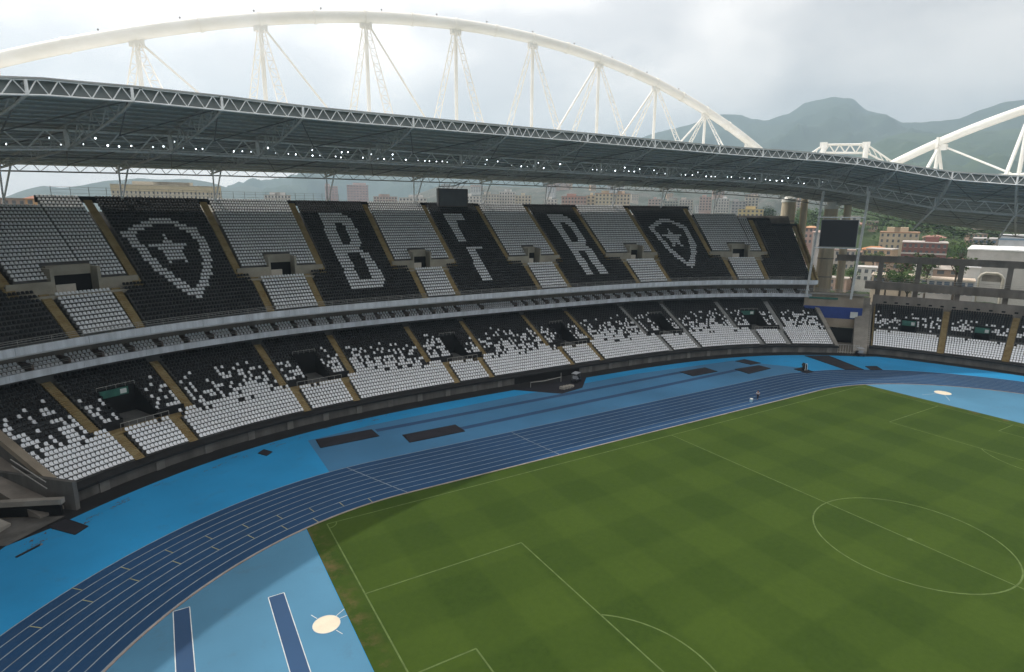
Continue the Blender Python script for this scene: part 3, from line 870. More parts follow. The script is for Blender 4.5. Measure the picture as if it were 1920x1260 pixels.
# ------------------------------------------------------------------ end stands
def end_colour(uu, r):
    out = np.ones(len(uu), int)
    for i, u in enumerate(uu):
        if r <= 6: p = 1.0
        elif r <= 7: p = .8
        elif r < 11: p = .05
        else: p = max(0, (17.5-r)/9)
        if random.random() < p: out[i] = 0
    return out
def end_stand(sg, y_lo, y_hi, label, key, aisles, voms):
    C = lambda u, d, z: E_(u, d, z, sg)
    q = C((y_lo+y_hi)/2, 12, 0)
    ES = empty('end_stand', (q[0], q[1], 0), label, 'grandstand')
    T = Tier(C, 5.0, 1.42, .80, .376, y_lo, y_hi)
    mb = MB(); wall_curve(C, y_lo, y_hi, 3.4, 3.9, -.1, 1.32, mb); mb.build('front_wall', M_conc_d, ES)
    mb = MB(); wall_curve(C, y_lo, y_hi, 3.0, 5.02, 1.32, 1.62, mb); mb.build('front_ledge', M_black, ES)
    ed = sorted([y_lo] + aisles + [y_hi])
    for k, (u0, u1) in enumerate(zip(ed[:-1], ed[1:])):
        vv = [v for v in voms if u0 < v < u1]
        if vv:
            vc = vv[0]
            segs = [(0, 8, u0+.6, u1-.6), (9, 15, u0+.6, vc-1.3), (9, 15, vc+1.3, u1-.6), (15, 22, u0+.6, u1-.6)]
        else: segs = [(0, 8, u0+.6, u1-.6), (9, 22, u0+.6, u1-.6)]
        add_block(T, key, ES, segs, None, end_colour)
        zf = T.z0 + 7*T.rise
        mb = MB(); wall_curve(C, u0+.6, u1-.6, T.d0+8*T.run, T.d0+9.2*T.run, zf-.2, zf+.55, mb); mb.build('landing', M_black if k % 2 == 0 else M_vom, ES)
        for vc in vv:
            v = MB(); d1 = T.d0 + 15*T.run
            for u in (vc-1.3, vc+1.3):
                v = MB(); wall_curve(C, u-.1, u+.1, T.d0+9*T.run, d1, zf, T.z0+14*T.rise+.5, v, 2); vo = v.build('tunnel_wall', M_black, ES)
            v = MB(); wall_curve(C, vc-1.3, vc+1.3, d1-.3, d1-.1, zf, T.z0+15*T.rise+.3, v, 2); v.build('back_panel', M_dark, vo)
            v = MB(); wall_curve(C, vc-1.2, vc+1.2, T.d0+11*T.run, T.d0+11*T.run+.12, zf+2.0, zf+3.3, v, 2); so = v.build('tunnel_sign', M_sign, ES)
            v = MB(); wall_curve(C, vc-1.0, vc-.4, T.d0+11*T.run-.03, T.d0+11*T.run-.01, zf+2.2, zf+3.0, v, 2); v.build('pictogram', M_signw, so)
    for u in aisles: T.stair(u, 1.3, 0, 22, 'stair', M_stair, ES)
    for u in (y_lo, y_hi):
        mb = MB()
        for r in range(22): wall_curve(C, u-.1, u+.35, T.d0+r*T.run, T.d0+(r+1)*T.run, -.1, T.z0+r*T.rise+.3, mb, 2)
        mb.build('end_wall', M_conc, ES)
        T.stair(u-.7 if u == y_hi else u+.7, .8, 0, 22, 'stair', M_stair, ES)
    mb = MB(); u0, u1 = y_hi+.36, y_hi+2.9
    mb.hexa([C(u0, 2.6, -.1), C(u1, 2.6, -.1), C(u1, 24, -.1), C(u0, 24, -.1), C(u0, 2.6, .6), C(u1, 2.6, .3), C(u1, 24, 11.2), C(u0, 24, 11.4)]); mb.build('flank_ramp', M_conc, ES)
    d = T.d0 + 22*T.run
    mb = MB(); wall_curve(C, y_lo, y_hi, d, d+.4, 0, 12.4, mb); bw = mb.build('back_wall', M_conc_b, ES)
    for u in np.arange(y_lo+1.5, y_hi-1, 1.9):
        v = MB(); wall_curve(C, u-.28, u+.28, d-.06, d+.02, 10.35, 10.75, v, 2); v.build('vent', M_dark, bw)
    mb = MB(); wall_curve(C, y_lo, y_hi, d, 29, 9.3, 9.6, mb); mb.build('concourse_floor', M_conc, ES)
    mb = MB(); wall_curve(C, y_lo, y_hi+1.5, 28, 30.5, 13.35, 15.4, mb); mb.build('slab_edge', M_conc_b, ES)
    mb = MB(); wall_curve(C, y_lo, y_hi+7, 29, 31, 20.8, 22.5, mb); mb.build('ring_beam', M_conc_b, ES)
    for u in (46.8, 40.5, 33.8, 26.6, 20, 13, 6):
        if y_lo < u < y_hi+3:
            v = MB(); wall_curve(C, u-.42, u+.42, 29.3, 30.2, 0, 20.9, v, 2); v.build('column', M_conc_b, ES)
    v = MB()
    for zz in (16.0, 16.5): v.path([C(u, 28.3, zz) for u in np.arange(y_lo, y_hi, 3)], .04, 4)
    v.build('handrail', M_rail, ES)
    flush_seats(key)
    return ES
end_stand(1, 4, 47.6, 'lower stand behind the far goal with white seats and open concrete frame', 'es', [35.0, 24.3, 13.0], [41.0, 28.9, 18.5])
end_stand(-1, 24, 46.6, 'corner of the near end stand cut off at the lower left edge', 'es2', [35.0], [41.0])

# corner between grandstand and far end stand
CW = empty('corner_wall', (89, 63, 0), 'beige corner wall with a blue painted band between the two stands', 'wall')
def seg_box(mb, p0, p1, th, za, zb, mi=0):
    p0 = Vector(p0); p1 = Vector(p1); dd = (p1-p0); L = dd.length
    c = (p0+p1)/2; mb.box((c.x, c.y, (za+zb)/2), (L, th, zb-za), math.atan2(dd.y, dd.x), mi)
a_, b_ = (85.2, 68.5), (94.2, 57.5)
mb = MB(); seg_box(mb, a_, b_, .5, 3.8, 12.6); w0 = mb.build('upper_wall', M_beige, CW)
mb = MB(); seg_box(mb, (85.3-.2, 68.5-.16), (94.2-.2, 57.5-.16), .2, 6.2, 9.3); mb.build('blue_band', M_bluewall, w0)
mb = MB(); seg_box(mb, (92.3-.4, 59.6-.35), (93.4-.4, 58.25-.35), .12, 6.6, 8.2); mb.build('notice', M_signw, w0)
mb = MB(); seg_box(mb, (85.8-.3, 67.6-.25), (90.2-.3, 62.2-.25), .12, 11.3, 11.8); mb.build('green_strip', M_sign, w0)
mb = MB(); seg_box(mb, (84.6, 68.8), (94.8, 56.6), 1.6, 12.6, 13.1); mb.build('walkway_slab', M_conc, CW)
mb = MB(); seg_box(mb, (84.9, 67.9), (94.0, 56.8), .06, 13.9, 14.0); seg_box(mb, (84.9, 67.9), (94.0, 56.8), .06, 13.5, 13.56); mb.build('handrail', M_rail, CW)
mb = MB(); seg_box(mb, (84.5, 67.8), (93.6, 56.8), .4, -.1, 3.8); mb.build('tunnel_shade_slab', M_dark, CW)  # closed black wall, its colour standing for the dark of the tunnel
mb = MB()
for k in range(9):
    f = k/8; mb.tube((77.2+f*3.2, 53.2-f*3.4, 0), (77.2+f*3.2, 53.2-f*3.4, 2.2), .06, 5)
for zz in (.3, 2.15): mb.tube((77.2, 53.2, zz), (80.4, 49.8, zz), .05, 5)
mb.build('gate', M_rail, CW)
# near corner
CN = empty('corner_wall', (-81, 52, 0), 'dark concrete corner with a low beam over the tunnel at the lower left', 'wall')
mb = MB(); seg_box(mb, (-76.2, 51.6), (-88.0, 63.0), .5, -.1, 3.4); mb.build('side_wall', M_conc_d, CN)
mb = MB(); mb.hexa([S(XL-.3, 3.2, -.1), S(XL-2.6, 3.2, -.1), S(XL-2.6, 22, -.1), S(XL-.3, 22, -.1), S(XL-.3, 3.2, .35), S(XL-2.6, 3.2, .25), S(XL-2.6, 22, 6.0), S(XL-.3, 22, 6.6)]); mb.build('flank_ramp', M_conc_b, CN)
mb = MB(); seg_box(mb, (-77.3, 50.6), (-88.0, 55.2), .7, 1.5, 2.1); mb.build('beam', M_conc, CN)
mb = MB(); seg_box(mb, (-77.6, 51.2), (-87.4, 55.6), .3, -.1, 1.5); mb.build('shade_slab', M_dark, CN)  # black block in place of a hollow, shade put into its colour
mb = MB(); mb.poly([(-77.3, 50.4, .03), (-81.6, 46.0, .03), (-90, 50, .03), (-88, 55.2, .03)]); mb.build('tunnel_floor', M_conc_d, CN)
mb = MB(); mb.tube((-79.0, 53.5, 3.2), (-82.5, 57.5, 5.2), .06, 5); mb.tube((-79.0, 53.5, 2.4), (-82.5, 57.5, 4.4), .06, 5); mb.build('handrail', M_rail, CN)

# ------------------------------------------------------------------ roof
RF = empty('stadium_roof', (0, 90, 0), 'grey ring roof with trussed inner edge covering the stands', 'roof')
T0, T1 = -24.0, 204.0
tl = np.arange(T0, T1+.1, 1.5)
ds = [0, 4, 9, 13.5, 18, 24, 31, 38, 44.5]
mb = MB(); mb.grid([[O(t, d, zroof(t, d)) for d in ds] for t in tl]); n0 = len(mb.v)
sheet = mb.build('roof_sheet', M_sheet, RF, smooth=False)
mb = MB(); mb.grid([[O(t, d, zroof(t, d)+.14) for d in ds][::-1] for t in tl]); mb.build('top_skin', M_sheettop, sheet)
for d in np.arange(1.6, 44.5, 1.95):
    mb = MB(); mb.path([O(t, d, zroof(t, d)-.16) for t in tl], .11, 4); mb.build('purlin', M_purl, sheet)
mb = MB(); mb.path([O(t, -.15, zroof(t, 0)+.05) for t in tl], .22, 6); mb.build('edge_gutter', M_sheetdark, sheet)
ST = [-20, -12, -4, 8, 17, 27.2, 37.4, 45.4, 55.6, 64.3, 72.2, 82, 88.7, 92.7, 100.7, 111.3, 119.1, 127.4, 136.5, 145, 153, 162, 172, 182, 192, 200]
def lerp_t(a, b, f): return a + (b-a)*f
def truss_bay(ta, tb, d, zta, ztb, mod, rc, rw, name, dd=0.0):
    """planar truss between two stations following the ring; returns mesh"""
    pa, pb = O(ta, d), O(tb, d); L = math.dist(pa, pb); n = max(3, int(round(L/mod)))
    mb = MB(); top = []; bot = []
    for i in range(2*n+1):
        t = lerp_t(ta, tb, i/(2*n))
        top.append(O(t, d, zta(t))); bot.append(O(t, d+dd, ztb(t)))
    mb.path(top, rc, 6); mb.path(bot, rc, 6)
    for i in range(n):
        mb.tube(bot[2*i], top[2*i+1], rw, 5, cap=False); mb.tube(top[2*i+1], bot[2*i+2], rw, 5, cap=False)
    mb.tube(bot[0], top[0], rc*1.7, 6)
    return mb.build(name, M_steel, RF)
for ta, tb in zip(ST[:-1], ST[1:]):
    truss_bay(ta, tb, -.25, lambda t: zt(Z_it, t), lambda t: zt(Z_ib, t), 2.15, .10, .065, 'inner_truss_bay')
    mb = MB(); k = [lerp_t(ta, tb, i/8) for i in range(9)]
    mb.grid([[O(t, .35, zt(Z_it, t)) for t in k], [O(t, .35, zt(Z_ib, t)+.12) for t in k]]); mb.build('fascia_panel', M_sheetdark, RF)
    truss_bay(ta, tb, 18.0, lambda t: zt(Z_lt, t), lambda t: zt(Z_lb, t), 4.2, .17, .10, 'light_truss_bay')
    # catwalk rail under the floodlights
    mb = MB(); k = [lerp_t(ta, tb, i/6) for i in range(7)]
    mb.path([O(t, 17.2, zt(Z_lb, t)+.25) for t in k], .07, 4); mb.path([O(t, 17.2, zt(Z_lb, t)+1.2) for t in k], .04, 4)
    rows = [[O(t, 16.9, zt(Z_lb, t)+.0) for t in k], [O(t, 18.6, zt(Z_lb, t)) for t in k]]
    mb.grid(rows); mb.build('catwalk', M_steel, RF)
    # secondary ring under the roof, cross bracing
    mb = MB(); mb.path([O(t, 9.0, zroof(t, 9)-1.9) for t in k], .12, 5)
    mb.path([O(t, 31.0, zroof(t, 31)-1.6) for t in k], .12, 5)
    mb.path([O(t, 43.8, zt(Z_oe, t)-.5) for t in k], .13, 5)
    for i in range(6):
        mb.tube(O(k[i], 43.8, zt(Z_oe, k[i])-.5), O((k[i]+k[i+1])/2, 42.5, zroof((k[i]+k[i+1])/2, 42.5)), .06, 4, cap=False)
        mb.tube(O((k[i]+k[i+1])/2, 42.5, zroof((k[i]+k[i+1])/2, 42.5)), O(k[i+1], 43.8, zt(Z_oe, k[i+1])-.5), .06, 4, cap=False)
    tm = (ta+tb)/2
    for d0, d1, z0, z1 in ((1, 18, -1.2, -1.2), (18, 40, -1.0, -.8)):
        mb.tube(O(ta, d0, zroof(ta, d0)+z0), O(tm, d1, zroof(tm, d1)+z1), .09, 5, cap=False)
        mb.tube(O(tb, d0, zroof(tb, d0)+z0), O(tm, d1, zroof(tm, d1)+z1), .09, 5, cap=False)
    mb.build('roof_bracing', M_steel_d, RF)
def zbot(t, d):
    if d <= 18: return zt(Z_ib, t) + (zt(Z_lb, t)-zt(Z_ib, t))*(d/18)**.8
    return zt(Z_lb, t) + (zt(Z_oe, t)-.2-zt(Z_lb, t))*(d-18)/26
for t in ST:
    mb = MB()
    dk = np.linspace(0, 44, 23)
    top = [O(t, d, zroof(t, d)-.3) for d in dk]; bot = [O(t, d, zbot(t, d)) for d in dk]
    mb.path(top, .14, 6); mb.path(bot, .17, 6)
    for i in range(0, 22, 2):
        mb.tube(bot[i], top[i+1], .09, 5, cap=False); mb.tube(top[i+1], bot[i+2], .09, 5, cap=False); mb.tube(bot[i+1], top[i+1], .07, 4, cap=False)
    mb.build('radial_truss', M_purl, RF)
# raking columns from the top of the stand to the roof
for t in [q for q in ST if 50 < q < 130]:
    mb = MB(); b0 = O(t, 43.2, 34.8)
    for dt in (-.55, .25): mb.tube(b0, O(t+dt, 41.0, zroof(t+dt, 41)-.4), .14, 8)
    mb.tube(O(t, 43.2, 30), b0, .2, 8)
    mb.build('raking_column', M_steel, RF)
# hangers seen below the end roof
for t in (27.2, 17, 8):
    mb = MB(); mb.tube(O(t, 18, zt(Z_lb, t)), O(t+1.5, 30, zbot(t, 30)-3.5), .22, 6); mb.build('raking_column', M_steel, RF)

# floodlights
FL = [(132.1, 41.2), (129.0, 42.4), (128.2, 41.7), (126.5, 42.0), (125.5, 42.9), (124.6, 42.1), (123.7, 42.1), (122.7, 42.3), (120.9, 42.4), (120.0, 42.6), (119.0, 43.4), (118.3, 42.6), (117.2, 42.6), (116.6, 42.7), (113.8, 42.7), (113.0, 42.8), (112.2, 42.8), (110.6, 43.6), (109.9, 42.9), (108.7, 42.9), (108.0, 42.9), (106.4, 43.8), (106.4, 42.9), (105.7, 43.0), (104.2, 43.0), (103.7, 42.9), (103.6, 43.8), (103.0, 43.9), (101.6, 43.1), (100.8, 43.8), (100.2, 43.1), (99.6, 43.1), (98.8, 44.0), (98.8, 43.2), (97.6, 43.2), (96.5, 43.2), (95.9, 43.2), (95.5, 43.2), (94.9, 43.2), (94.4, 43.3), (94.0, 43.2), (92.7, 43.3), (91.9, 44.0), (91.1, 44.1), (91.2, 43.2), (90.5, 43.9), (90.0, 43.3), (89.7, 43.2), (89.4, 43.2), (89.0, 43.4), (88.7, 44.1), (88.3, 43.1), (87.8, 44.2), (86.9, 44.1), (83.4, 43.3), (82.9, 43.3), (82.3, 43.4), (81.7, 43.3), (80.5, 43.3), (79.2, 44.1), (79.3, 43.3), (78.6, 43.3), (77.8, 43.3), (77.0, 43.9), (74.8, 43.8), (74.3, 43.1), (73.0, 43.1), (70.3, 43.0), (69.6, 43.0), (68.4, 43.0), (67.5, 43.7), (66.0, 42.8), (65.1, 42.8), (64.4, 42.8), (62.2, 42.8), (61.5, 42.8), (60.0, 42.7), (59.2, 42.6), (58.2, 42.6), (57.2, 42.5), (55.3, 42.3), (54.5, 42.2), (53.3, 42.1), (52.3, 42.1), (51.3, 42.8), (49.4, 41.6), (48.4, 41.5), (45.2, 41.9)]
M_lens = bpy.data.materials.new('lit_lamp_lens'); M_lens.use_nodes = True
_b = M_lens.node_tree.nodes['Principled BSDF']
_b.inputs['Emission Color'].default_value = (.86, .97, 1, 1); _b.inputs['Emission Strength'].default_value = 4.0
_n = MB(); _n.tube((0, 0, 0), (0, .34, 0), .30, 10, r2=.16); _n.box((0, .42, 0), (.26, .2, .26)); _n.tube((-.33, .1, 0), (-.33, .1, .4), .03, 4); _n.tube((.33, .1, 0), (.33, .1, .4), .03, 4); _n.tube((-.33, .1, .4), (.33, .1, .4), .03, 4)
_h = _n.build('housing', M_steel_d); me_h = _h.data; bpy.data.objects.remove(_h)
_n = MB(); _n.poly([(.27*math.cos(2*math.pi*i/14), -.01, .27*math.sin(2*math.pi*i/14)) for i in range(14)]); _n.tube((0, -.012, 0), (0, -.10, 0), .26, 12, r2=.16)
_h = _n.build('lens', M_lens); me_l = _h.data; bpy.data.objects.remove(_h)
M_lens2 = M_lens.copy(); M_lens2.name = 'lit_lamp_lens_dim'; M_lens2.node_tree.nodes['Principled BSDF'].inputs['Emission Strength'].default_value = 1.1
me_l2 = me_l.copy(); me_l2.materials.clear(); me_l2.materials.append(M_lens2)
for i, (t, z) in enumerate(FL):
    p_ = O(t, 16.8, z); q_ = O(t, 20, z)
    e = empty('floodlight', p_, 'small lit white floodlight on the catwalk truss under the roof', 'floodlight', 'lit floodlights along the roof catwalk')
    ang = math.atan2(q_[1]-p_[1], q_[0]-p_[0]) - math.pi/2
    e.rotation_euler = (math.radians(12), 0, ang + random.uniform(-.5, .9))
    sc = .30 + .28*random.random()
    e.scale = (sc, sc, sc)
    for nm, me in (('housing', me_h), ('lens', me_l if random.random() < .6 else me_l2)):
        o = bpy.data.objects.new(nm, me); COL.objects.link(o); o.parent = e

# ------------------------------------------------------------------ arches
def lattice(mb, A, B, w, mod, rc=.12, rw=.075):
    A = Vector(A); B = Vector(B); d = (B-A); L = d.length; d.normalize()
    side = Vector((1, 0, 0)); side = (side - d*side.dot(d)).normalized()*w/2
    mb.tube(A-side*.5, B-side, rc, 5); mb.tube(A+side*.5, B+side, rc, 5)
    n = int(L/mod)
    for i in range(n):
        f0, f1 = i/n, (i+1)/n; s0, s1 = .5+.5*f0, .5+.5*f1
        P0, P1 = A+d*L*f0, A+d*L*f1; sg = 1 if i % 2 else -1
        mb.tube(P0-side*s0*sg, P1+side*s1*sg, rw, 4, cap=False); mb.tube(P1-side*s1, P1+side*s1, rw, 4, cap=False)
AR = empty('roof_arch', (0, 90, 46), 'big white tubular arch spanning above the grandstand roof', 'arch')
za = lambda x: 71.0 - .0024*x*x
mb = MB(); mb.path([(x, 90, za(x)) for x in np.linspace(-108, 108, 73)], 1.08, 20); tube = mb.build('arch_tube', M_arch, AR, smooth=True)
for x in np.arange(-74.4, 76, 9.3):
    s_ = -.0048*x; l_ = math.hypot(1, s_); tx = Vector((1/l_, 0, s_/l_))
    P = Vector((x, 90, za(x))); mb = MB(); mb.tube(P-tx*.25, P+tx*.25, 1.2, 20); mb.build('flange', M_arch, tube)
for x in np.arange(-70, 72, 11.3):
    mb = MB(); mb.tube((x, 89.8, za(x)+1.0), (x, 89.8, za(x)+1.3), .06, 5); mb.box((x, 89.8, za(x)+1.35), (.25, .2, .15)); mb.build('beacon', M_steel_d, tube)
for xn in (-83.7, -65.1, -46.5, -27.9, -9.3, 9.3, 27.9, 46.5, 65.1, 83.7):
    zt_ = za(xn) - 1.0
    _, _, nx, ny = pn(xn*.8)
    mb = MB(); mb.box((xn, 90, zt_-.35), (2.2, .8, 1.3)); mb.box((xn-.42*(1 if xn > 0 else -1), 90, zt_-.1), (1.1, .5, 1.5)); mb.build('node_bracket', M_arch, AR)
    if abs(xn) < 80:
        mb = MB(); mb.tube((xn, 90, zt_), (xn, 90, 45.0), .36, 12); mb.build('hanger', M_arch, AR, smooth=False)
        for sg, r_, w in ((-1, 12.5, 1.7), (1, 16.5, 1.7)):
            x2, y2 = xn + sg*r_*nx, 90 + sg*r_*ny
            tt_ = (xn, 90+sg*.6, zt_-.6); mb = MB(); lattice(mb, tt_, (x2, y2, 46.6 if sg < 0 else 43.2), w, 1.7); mb.build('lattice_leg', M_arch, AR)
        if abs(xn) > 20:
            mb = MB(); mb.tube((xn-(.9 if xn > 0 else -.9), 90, zt_-.7), (xn-math.copysign(16.4, xn), 90, 45.4), .18 if xn < 0 else .24, 6); mb.build('tie_rod', M_arch, AR)
AE = empty('roof_arch', (118, 0, 42), 'white tubular arch over the far end stand, rising out of the right edge', 'arch')
ze = lambda y: 64.2 - .0036*y*y
mb = MB(); mb.path([(118, y, ze(y)) for y in np.linspace(-76, 76, 61)], 1.1, 20); tube2 = mb.build('arch_tube', M_arch, AE, smooth=True)
for yn in (55.8, 37.2, 18.6, 0, -18.6, -37.2):
    zt_ = ze(yn) - 1.0
    mb = MB(); mb.box((118, yn-.6, zt_-.4), (.9, 2.8, 1.5)); mb.box((118, yn, zt_+.9), (2.5, .6, 2.6)); mb.build('node_bracket', M_arch, AE)
    mb = MB(); mb.tube((118, yn, zt_), (118, yn, 38), .45, 10); mb.build('hanger', M_arch, AE)
    for sg in (-1, 1):
        mb = MB(); mb.tube((118, yn, zt_-.5), (118+sg*11, yn+.8*sg, 40 if sg < 0 else 36), .42, 8); mb.build('hanger_leg', M_arch, AE)
    mb = MB(); mb.tube((118, yn-2, zt_-.6), (118, yn-math.copysign(17, yn if yn else 1), 44.0), .26, 6); mb.build('tie_rod', M_arch, AE)
mb = MB(); mb.tube((118, 52, 43.6), (118, -40, 44.2), .34, 8); mb.build('bottom_chord', M_arch, AE)
# corner truss linking the arches
CT = empty('corner_truss', (111, 78, 50), 'white box truss linking the two arches above the roof corner', 'truss')
A0, B0 = Vector((108.5, 82.5, 54.2)), Vector((114.1, 73.0, 53.8))
A1, B1 = Vector((108.7, 82.3, 51.9)), Vector((114.3, 72.8, 51.4))
mb = MB()
off = Vector((1.9, 1.1, 0))
for o_ in (Vector((0, 0, 0)), off):
    mb.tube(A0+o_, B0+o_, .24, 6); mb.tube(A1+o_, B1+o_, .24, 6)
    for i in range(4):
        f0, f1, f2 = i/4, (i+.5)/4, (i+1)/4
        mb.tube(A1.lerp(B1, f0)+o_, A0.lerp(B0, f1)+o_, .15, 5); mb.tube(A0.lerp(B0, f1)+o_, A1.lerp(B1, f2)+o_, .15, 5)
mb.build('main_truss', M_arch, CT)
for P, Q, nm in ((A0, Vector((105.6, 88.2, 49.5)), 'arm'), (B0, Vector((118.0, 66.2, 48.0)), 'arm')):
    mb = MB()
    for o_ in (Vector((0, 0, 0)), off, Vector((0, 0, -2.2)), off+Vector((0, 0, -2.2))):
        mb.tube(P+o_, Q+o_*.4, .2, 6)
    for i in range(5): mb.tube(P.lerp(Q, i/5), P.lerp(Q, (i+1)/5)+Vector((0, 0, -2.0*(1-i/6))), .12, 5)
    mb.build(nm, M_arch, CT)
for P in (A0, B0):
    mb = MB(); mb.tube(P+Vector((0, 0, .2)), Vector((P.x, P.y, 42)), .75, 10); mb.tube(P+off, Vector((P.x+off.x, P.y+off.y, 42)), .5, 8); mb.box(P+Vector((.6, .4, -.2)), (2.6, 2.0, 1.6), .5); mb.build('post', M_arch, CT)

# concrete pylons under the roof corner
M_pyl = mat('pylon_concrete', (0.60, 0.51, 0.38), .9, .28, .5, stretch=(1.5, 1.5, .12), bump=.1)
for (x, y, ztp, r0, r1, lab) in ((102.6, 88.0, 39.5, 2.3, 2.0, 'tall stained concrete pylon behind the far end of the upper tier'), (108.9, 78.1, 37.5, 2.6, 1.8, 'round concrete pylon standing behind the corner video screen')):
    e = empty('concrete_pylon', (x, y, 0), lab, 'column')
    mb = MB(); mb.tube((x, y, -.4), (x, y, ztp-2.2), r0, 20, r2=r1); mb.build('shaft', M_pyl, e, smooth=False)
    mb = MB(); mb.tube((x, y, ztp-2.2), (x, y, ztp-1.2), r1+.15, 20); mb.tube((x, y, ztp-1.2), (x, y, ztp), r1*.7, 16); mb.build('capital', M_arch, e)
    mb = MB(); mb.tube((x+3.6, y-3.4, -.4), (x+3.0, y-3.2, ztp-1), 1.2, 12, r2=1.0); mb.build('side_shaft', M_pyl, e)
    for zz in np.arange(4, ztp-4, 5.5):
        mb = MB(); mb.tube((x, y, zz), (x, y, zz+.3), r0-(r0-r1)*zz/ztp+.12, 20); mb.build('band', M_conc, e)

# corner video screen on its steel frame
VS = empty('video_screen', (83.6, 60, 0), 'dark blank video screen on tall steel masts in the stadium corner', 'video screen')
D_ = 172.0
pl, pr = Vector((81.3, 63.8, 29.4)), Vector((85.6, 56.6, 29.4))
ax_ = math.atan2(pr.y-pl.y, pr.x-pl.x); L_s = (pr-pl).length
c_ = (pl+pr)/2; nrm = Vector((-math.sin(ax_), math.cos(ax_), 0))
if nrm.dot(CAMP-c_) < 0: nrm = -nrm
def scr(mb, cx, cz, w, h, t, off_): q = c_ + nrm*off_; dv = (pr-pl).normalized()*cx; mb.box((q.x+dv.x, q.y+dv.y, cz), (w, t, h), ax_)
mb = MB(); scr(mb, 0, 29.0, L_s, 6.9, .9, 0); mb.build('cabinet', M_steel_d, VS)
mb = MB(); scr(mb, 0, 29.0, L_s-.3, 6.6, .06, .48); mb.build('display', mat('screen_face', (.010, .011, .015), .4, .2, .3), VS)
dv = (pr-pl).normalized()
for k, (ct, cb) in enumerate(((-4.7, -5.9), (5.3, 4.4))):
    mb = MB()
    for o1, o2 in ((0, 0), (.42, .0), (.2, .4)):
        P = c_ + dv*(ct+o1) - nrm*o2; Q = c_ + dv*(cb+o1*.8) - nrm*o2
        mb.tube((P.x, P.y, 39.5), (Q.x, Q.y, 12.4), .10, 6)
    for zz in np.arange(12.5, 39, 1.0):
        f = (zz-12.4)/27.1; P = c_ + dv*(cb+(ct-cb)*f)
        mb.tube((P.x, P.y, zz), (P.x+dv.x*.5, P.y+dv.y*.5, zz+1), .05, 4, cap=False)
    mb.build('mast', M_purl, VS)
mb = MB()
for zz in (33.0, 25.3):
    P, Q = c_-dv*5.2, c_+dv*5.3; mb = MB(); mb.tube((P.x, P.y, zz), (Q.x, Q.y, zz), .14, 6); mb.build('cross_bar', M_steel, VS)
# scoreboard at the top of the stand, seen from its front
SB = empty('scoreboard', S(-2.2, 42.6, 35), 'plain grey scoreboard box on top of the upper tier', 'scoreboard')
p0, p1 = Vector(S(-6.1, 41.5, 0)), Vector(S(1.6, 41.5, 0)); axb = math.atan2(p1.y-p0.y, p1.x-p0.x); cc = (p0+p1)/2
mb = MB(); mb.box((cc.x, cc.y, 37.0), (7.6, 1.4, 4.3), axb); mb.build('cabinet', mat('grey_cabinet', (.11, .115, .12), .6, .12, .4), SB)
mb = MB()
mb.box((cc.x, cc.y-.75, 39.05), (7.8, .12, .22), axb); mb.box((cc.x, cc.y-.75, 34.95), (7.8, .12, .22), axb); mb.box((cc.x-3.85, cc.y-.75, 37), (.2, .12, 4.3), axb); mb.box((cc.x+3.85, cc.y-.75, 37), (.2, .12, 4.3), axb)
mb.build('frame', mat('brown_frame', (.10, .085, .07), .7, .2, .4), SB)
mb = MB()
for k in range(6): mb.tube((cc.x-3.5+k*1.2, cc.y, 39.2), (cc.x-3.0+k*1.45, cc.y+.3, 40.6+.12*k), .07, 5)
mb.path([(cc.x-3.4, cc.y, 39.6), (cc.x+1, cc.y+.5, 39.9), (cc.x+4.8, cc.y+1, 41.2)], .12, 6)
mb.build('bracket', M_steel_d, SB)

# ------------------------------------------------------------------ hills
TREES = [(372,256,39.5,16.2), (358,240,37.7,16.5), (388,302,41.6,17.4), (395,216,33.0,23.8), (417,217,34.2,26.7), (404,198,33.5,23.8), (390,181,30.7,22.0), (376,164,28.9,22.9), (333,137,26.5,17.3), (304,129,23.5,16.8), (251,99,22.3,9.3), (374,141,24.8,21.5), (377,132,23.7,21.5), (380,124,23.3,21.5), (321,184,24.6,16.1), (219,121,17.5,7.6), (182,83,20.0,9.9), (179,89,19.3,9.9), (154,82,15.9,6.7), (148,72,16.6,9.9), (147,74,15.4,6.5), (159,106,15.4,6.2), (219,141,16.3,7.3), (178,80,19.1,7.3), (145,89,15.7,5.3), (181,72,20.3,8.7), (344,183,27.9,18.5), (325,155,27.3,15.8), (318,210,31.0,12.4), (371,218,31.7,20.1), (328,232,33.7,12.9), (291,105,22.4,13.9), (333,204,27.6,15.2), ]
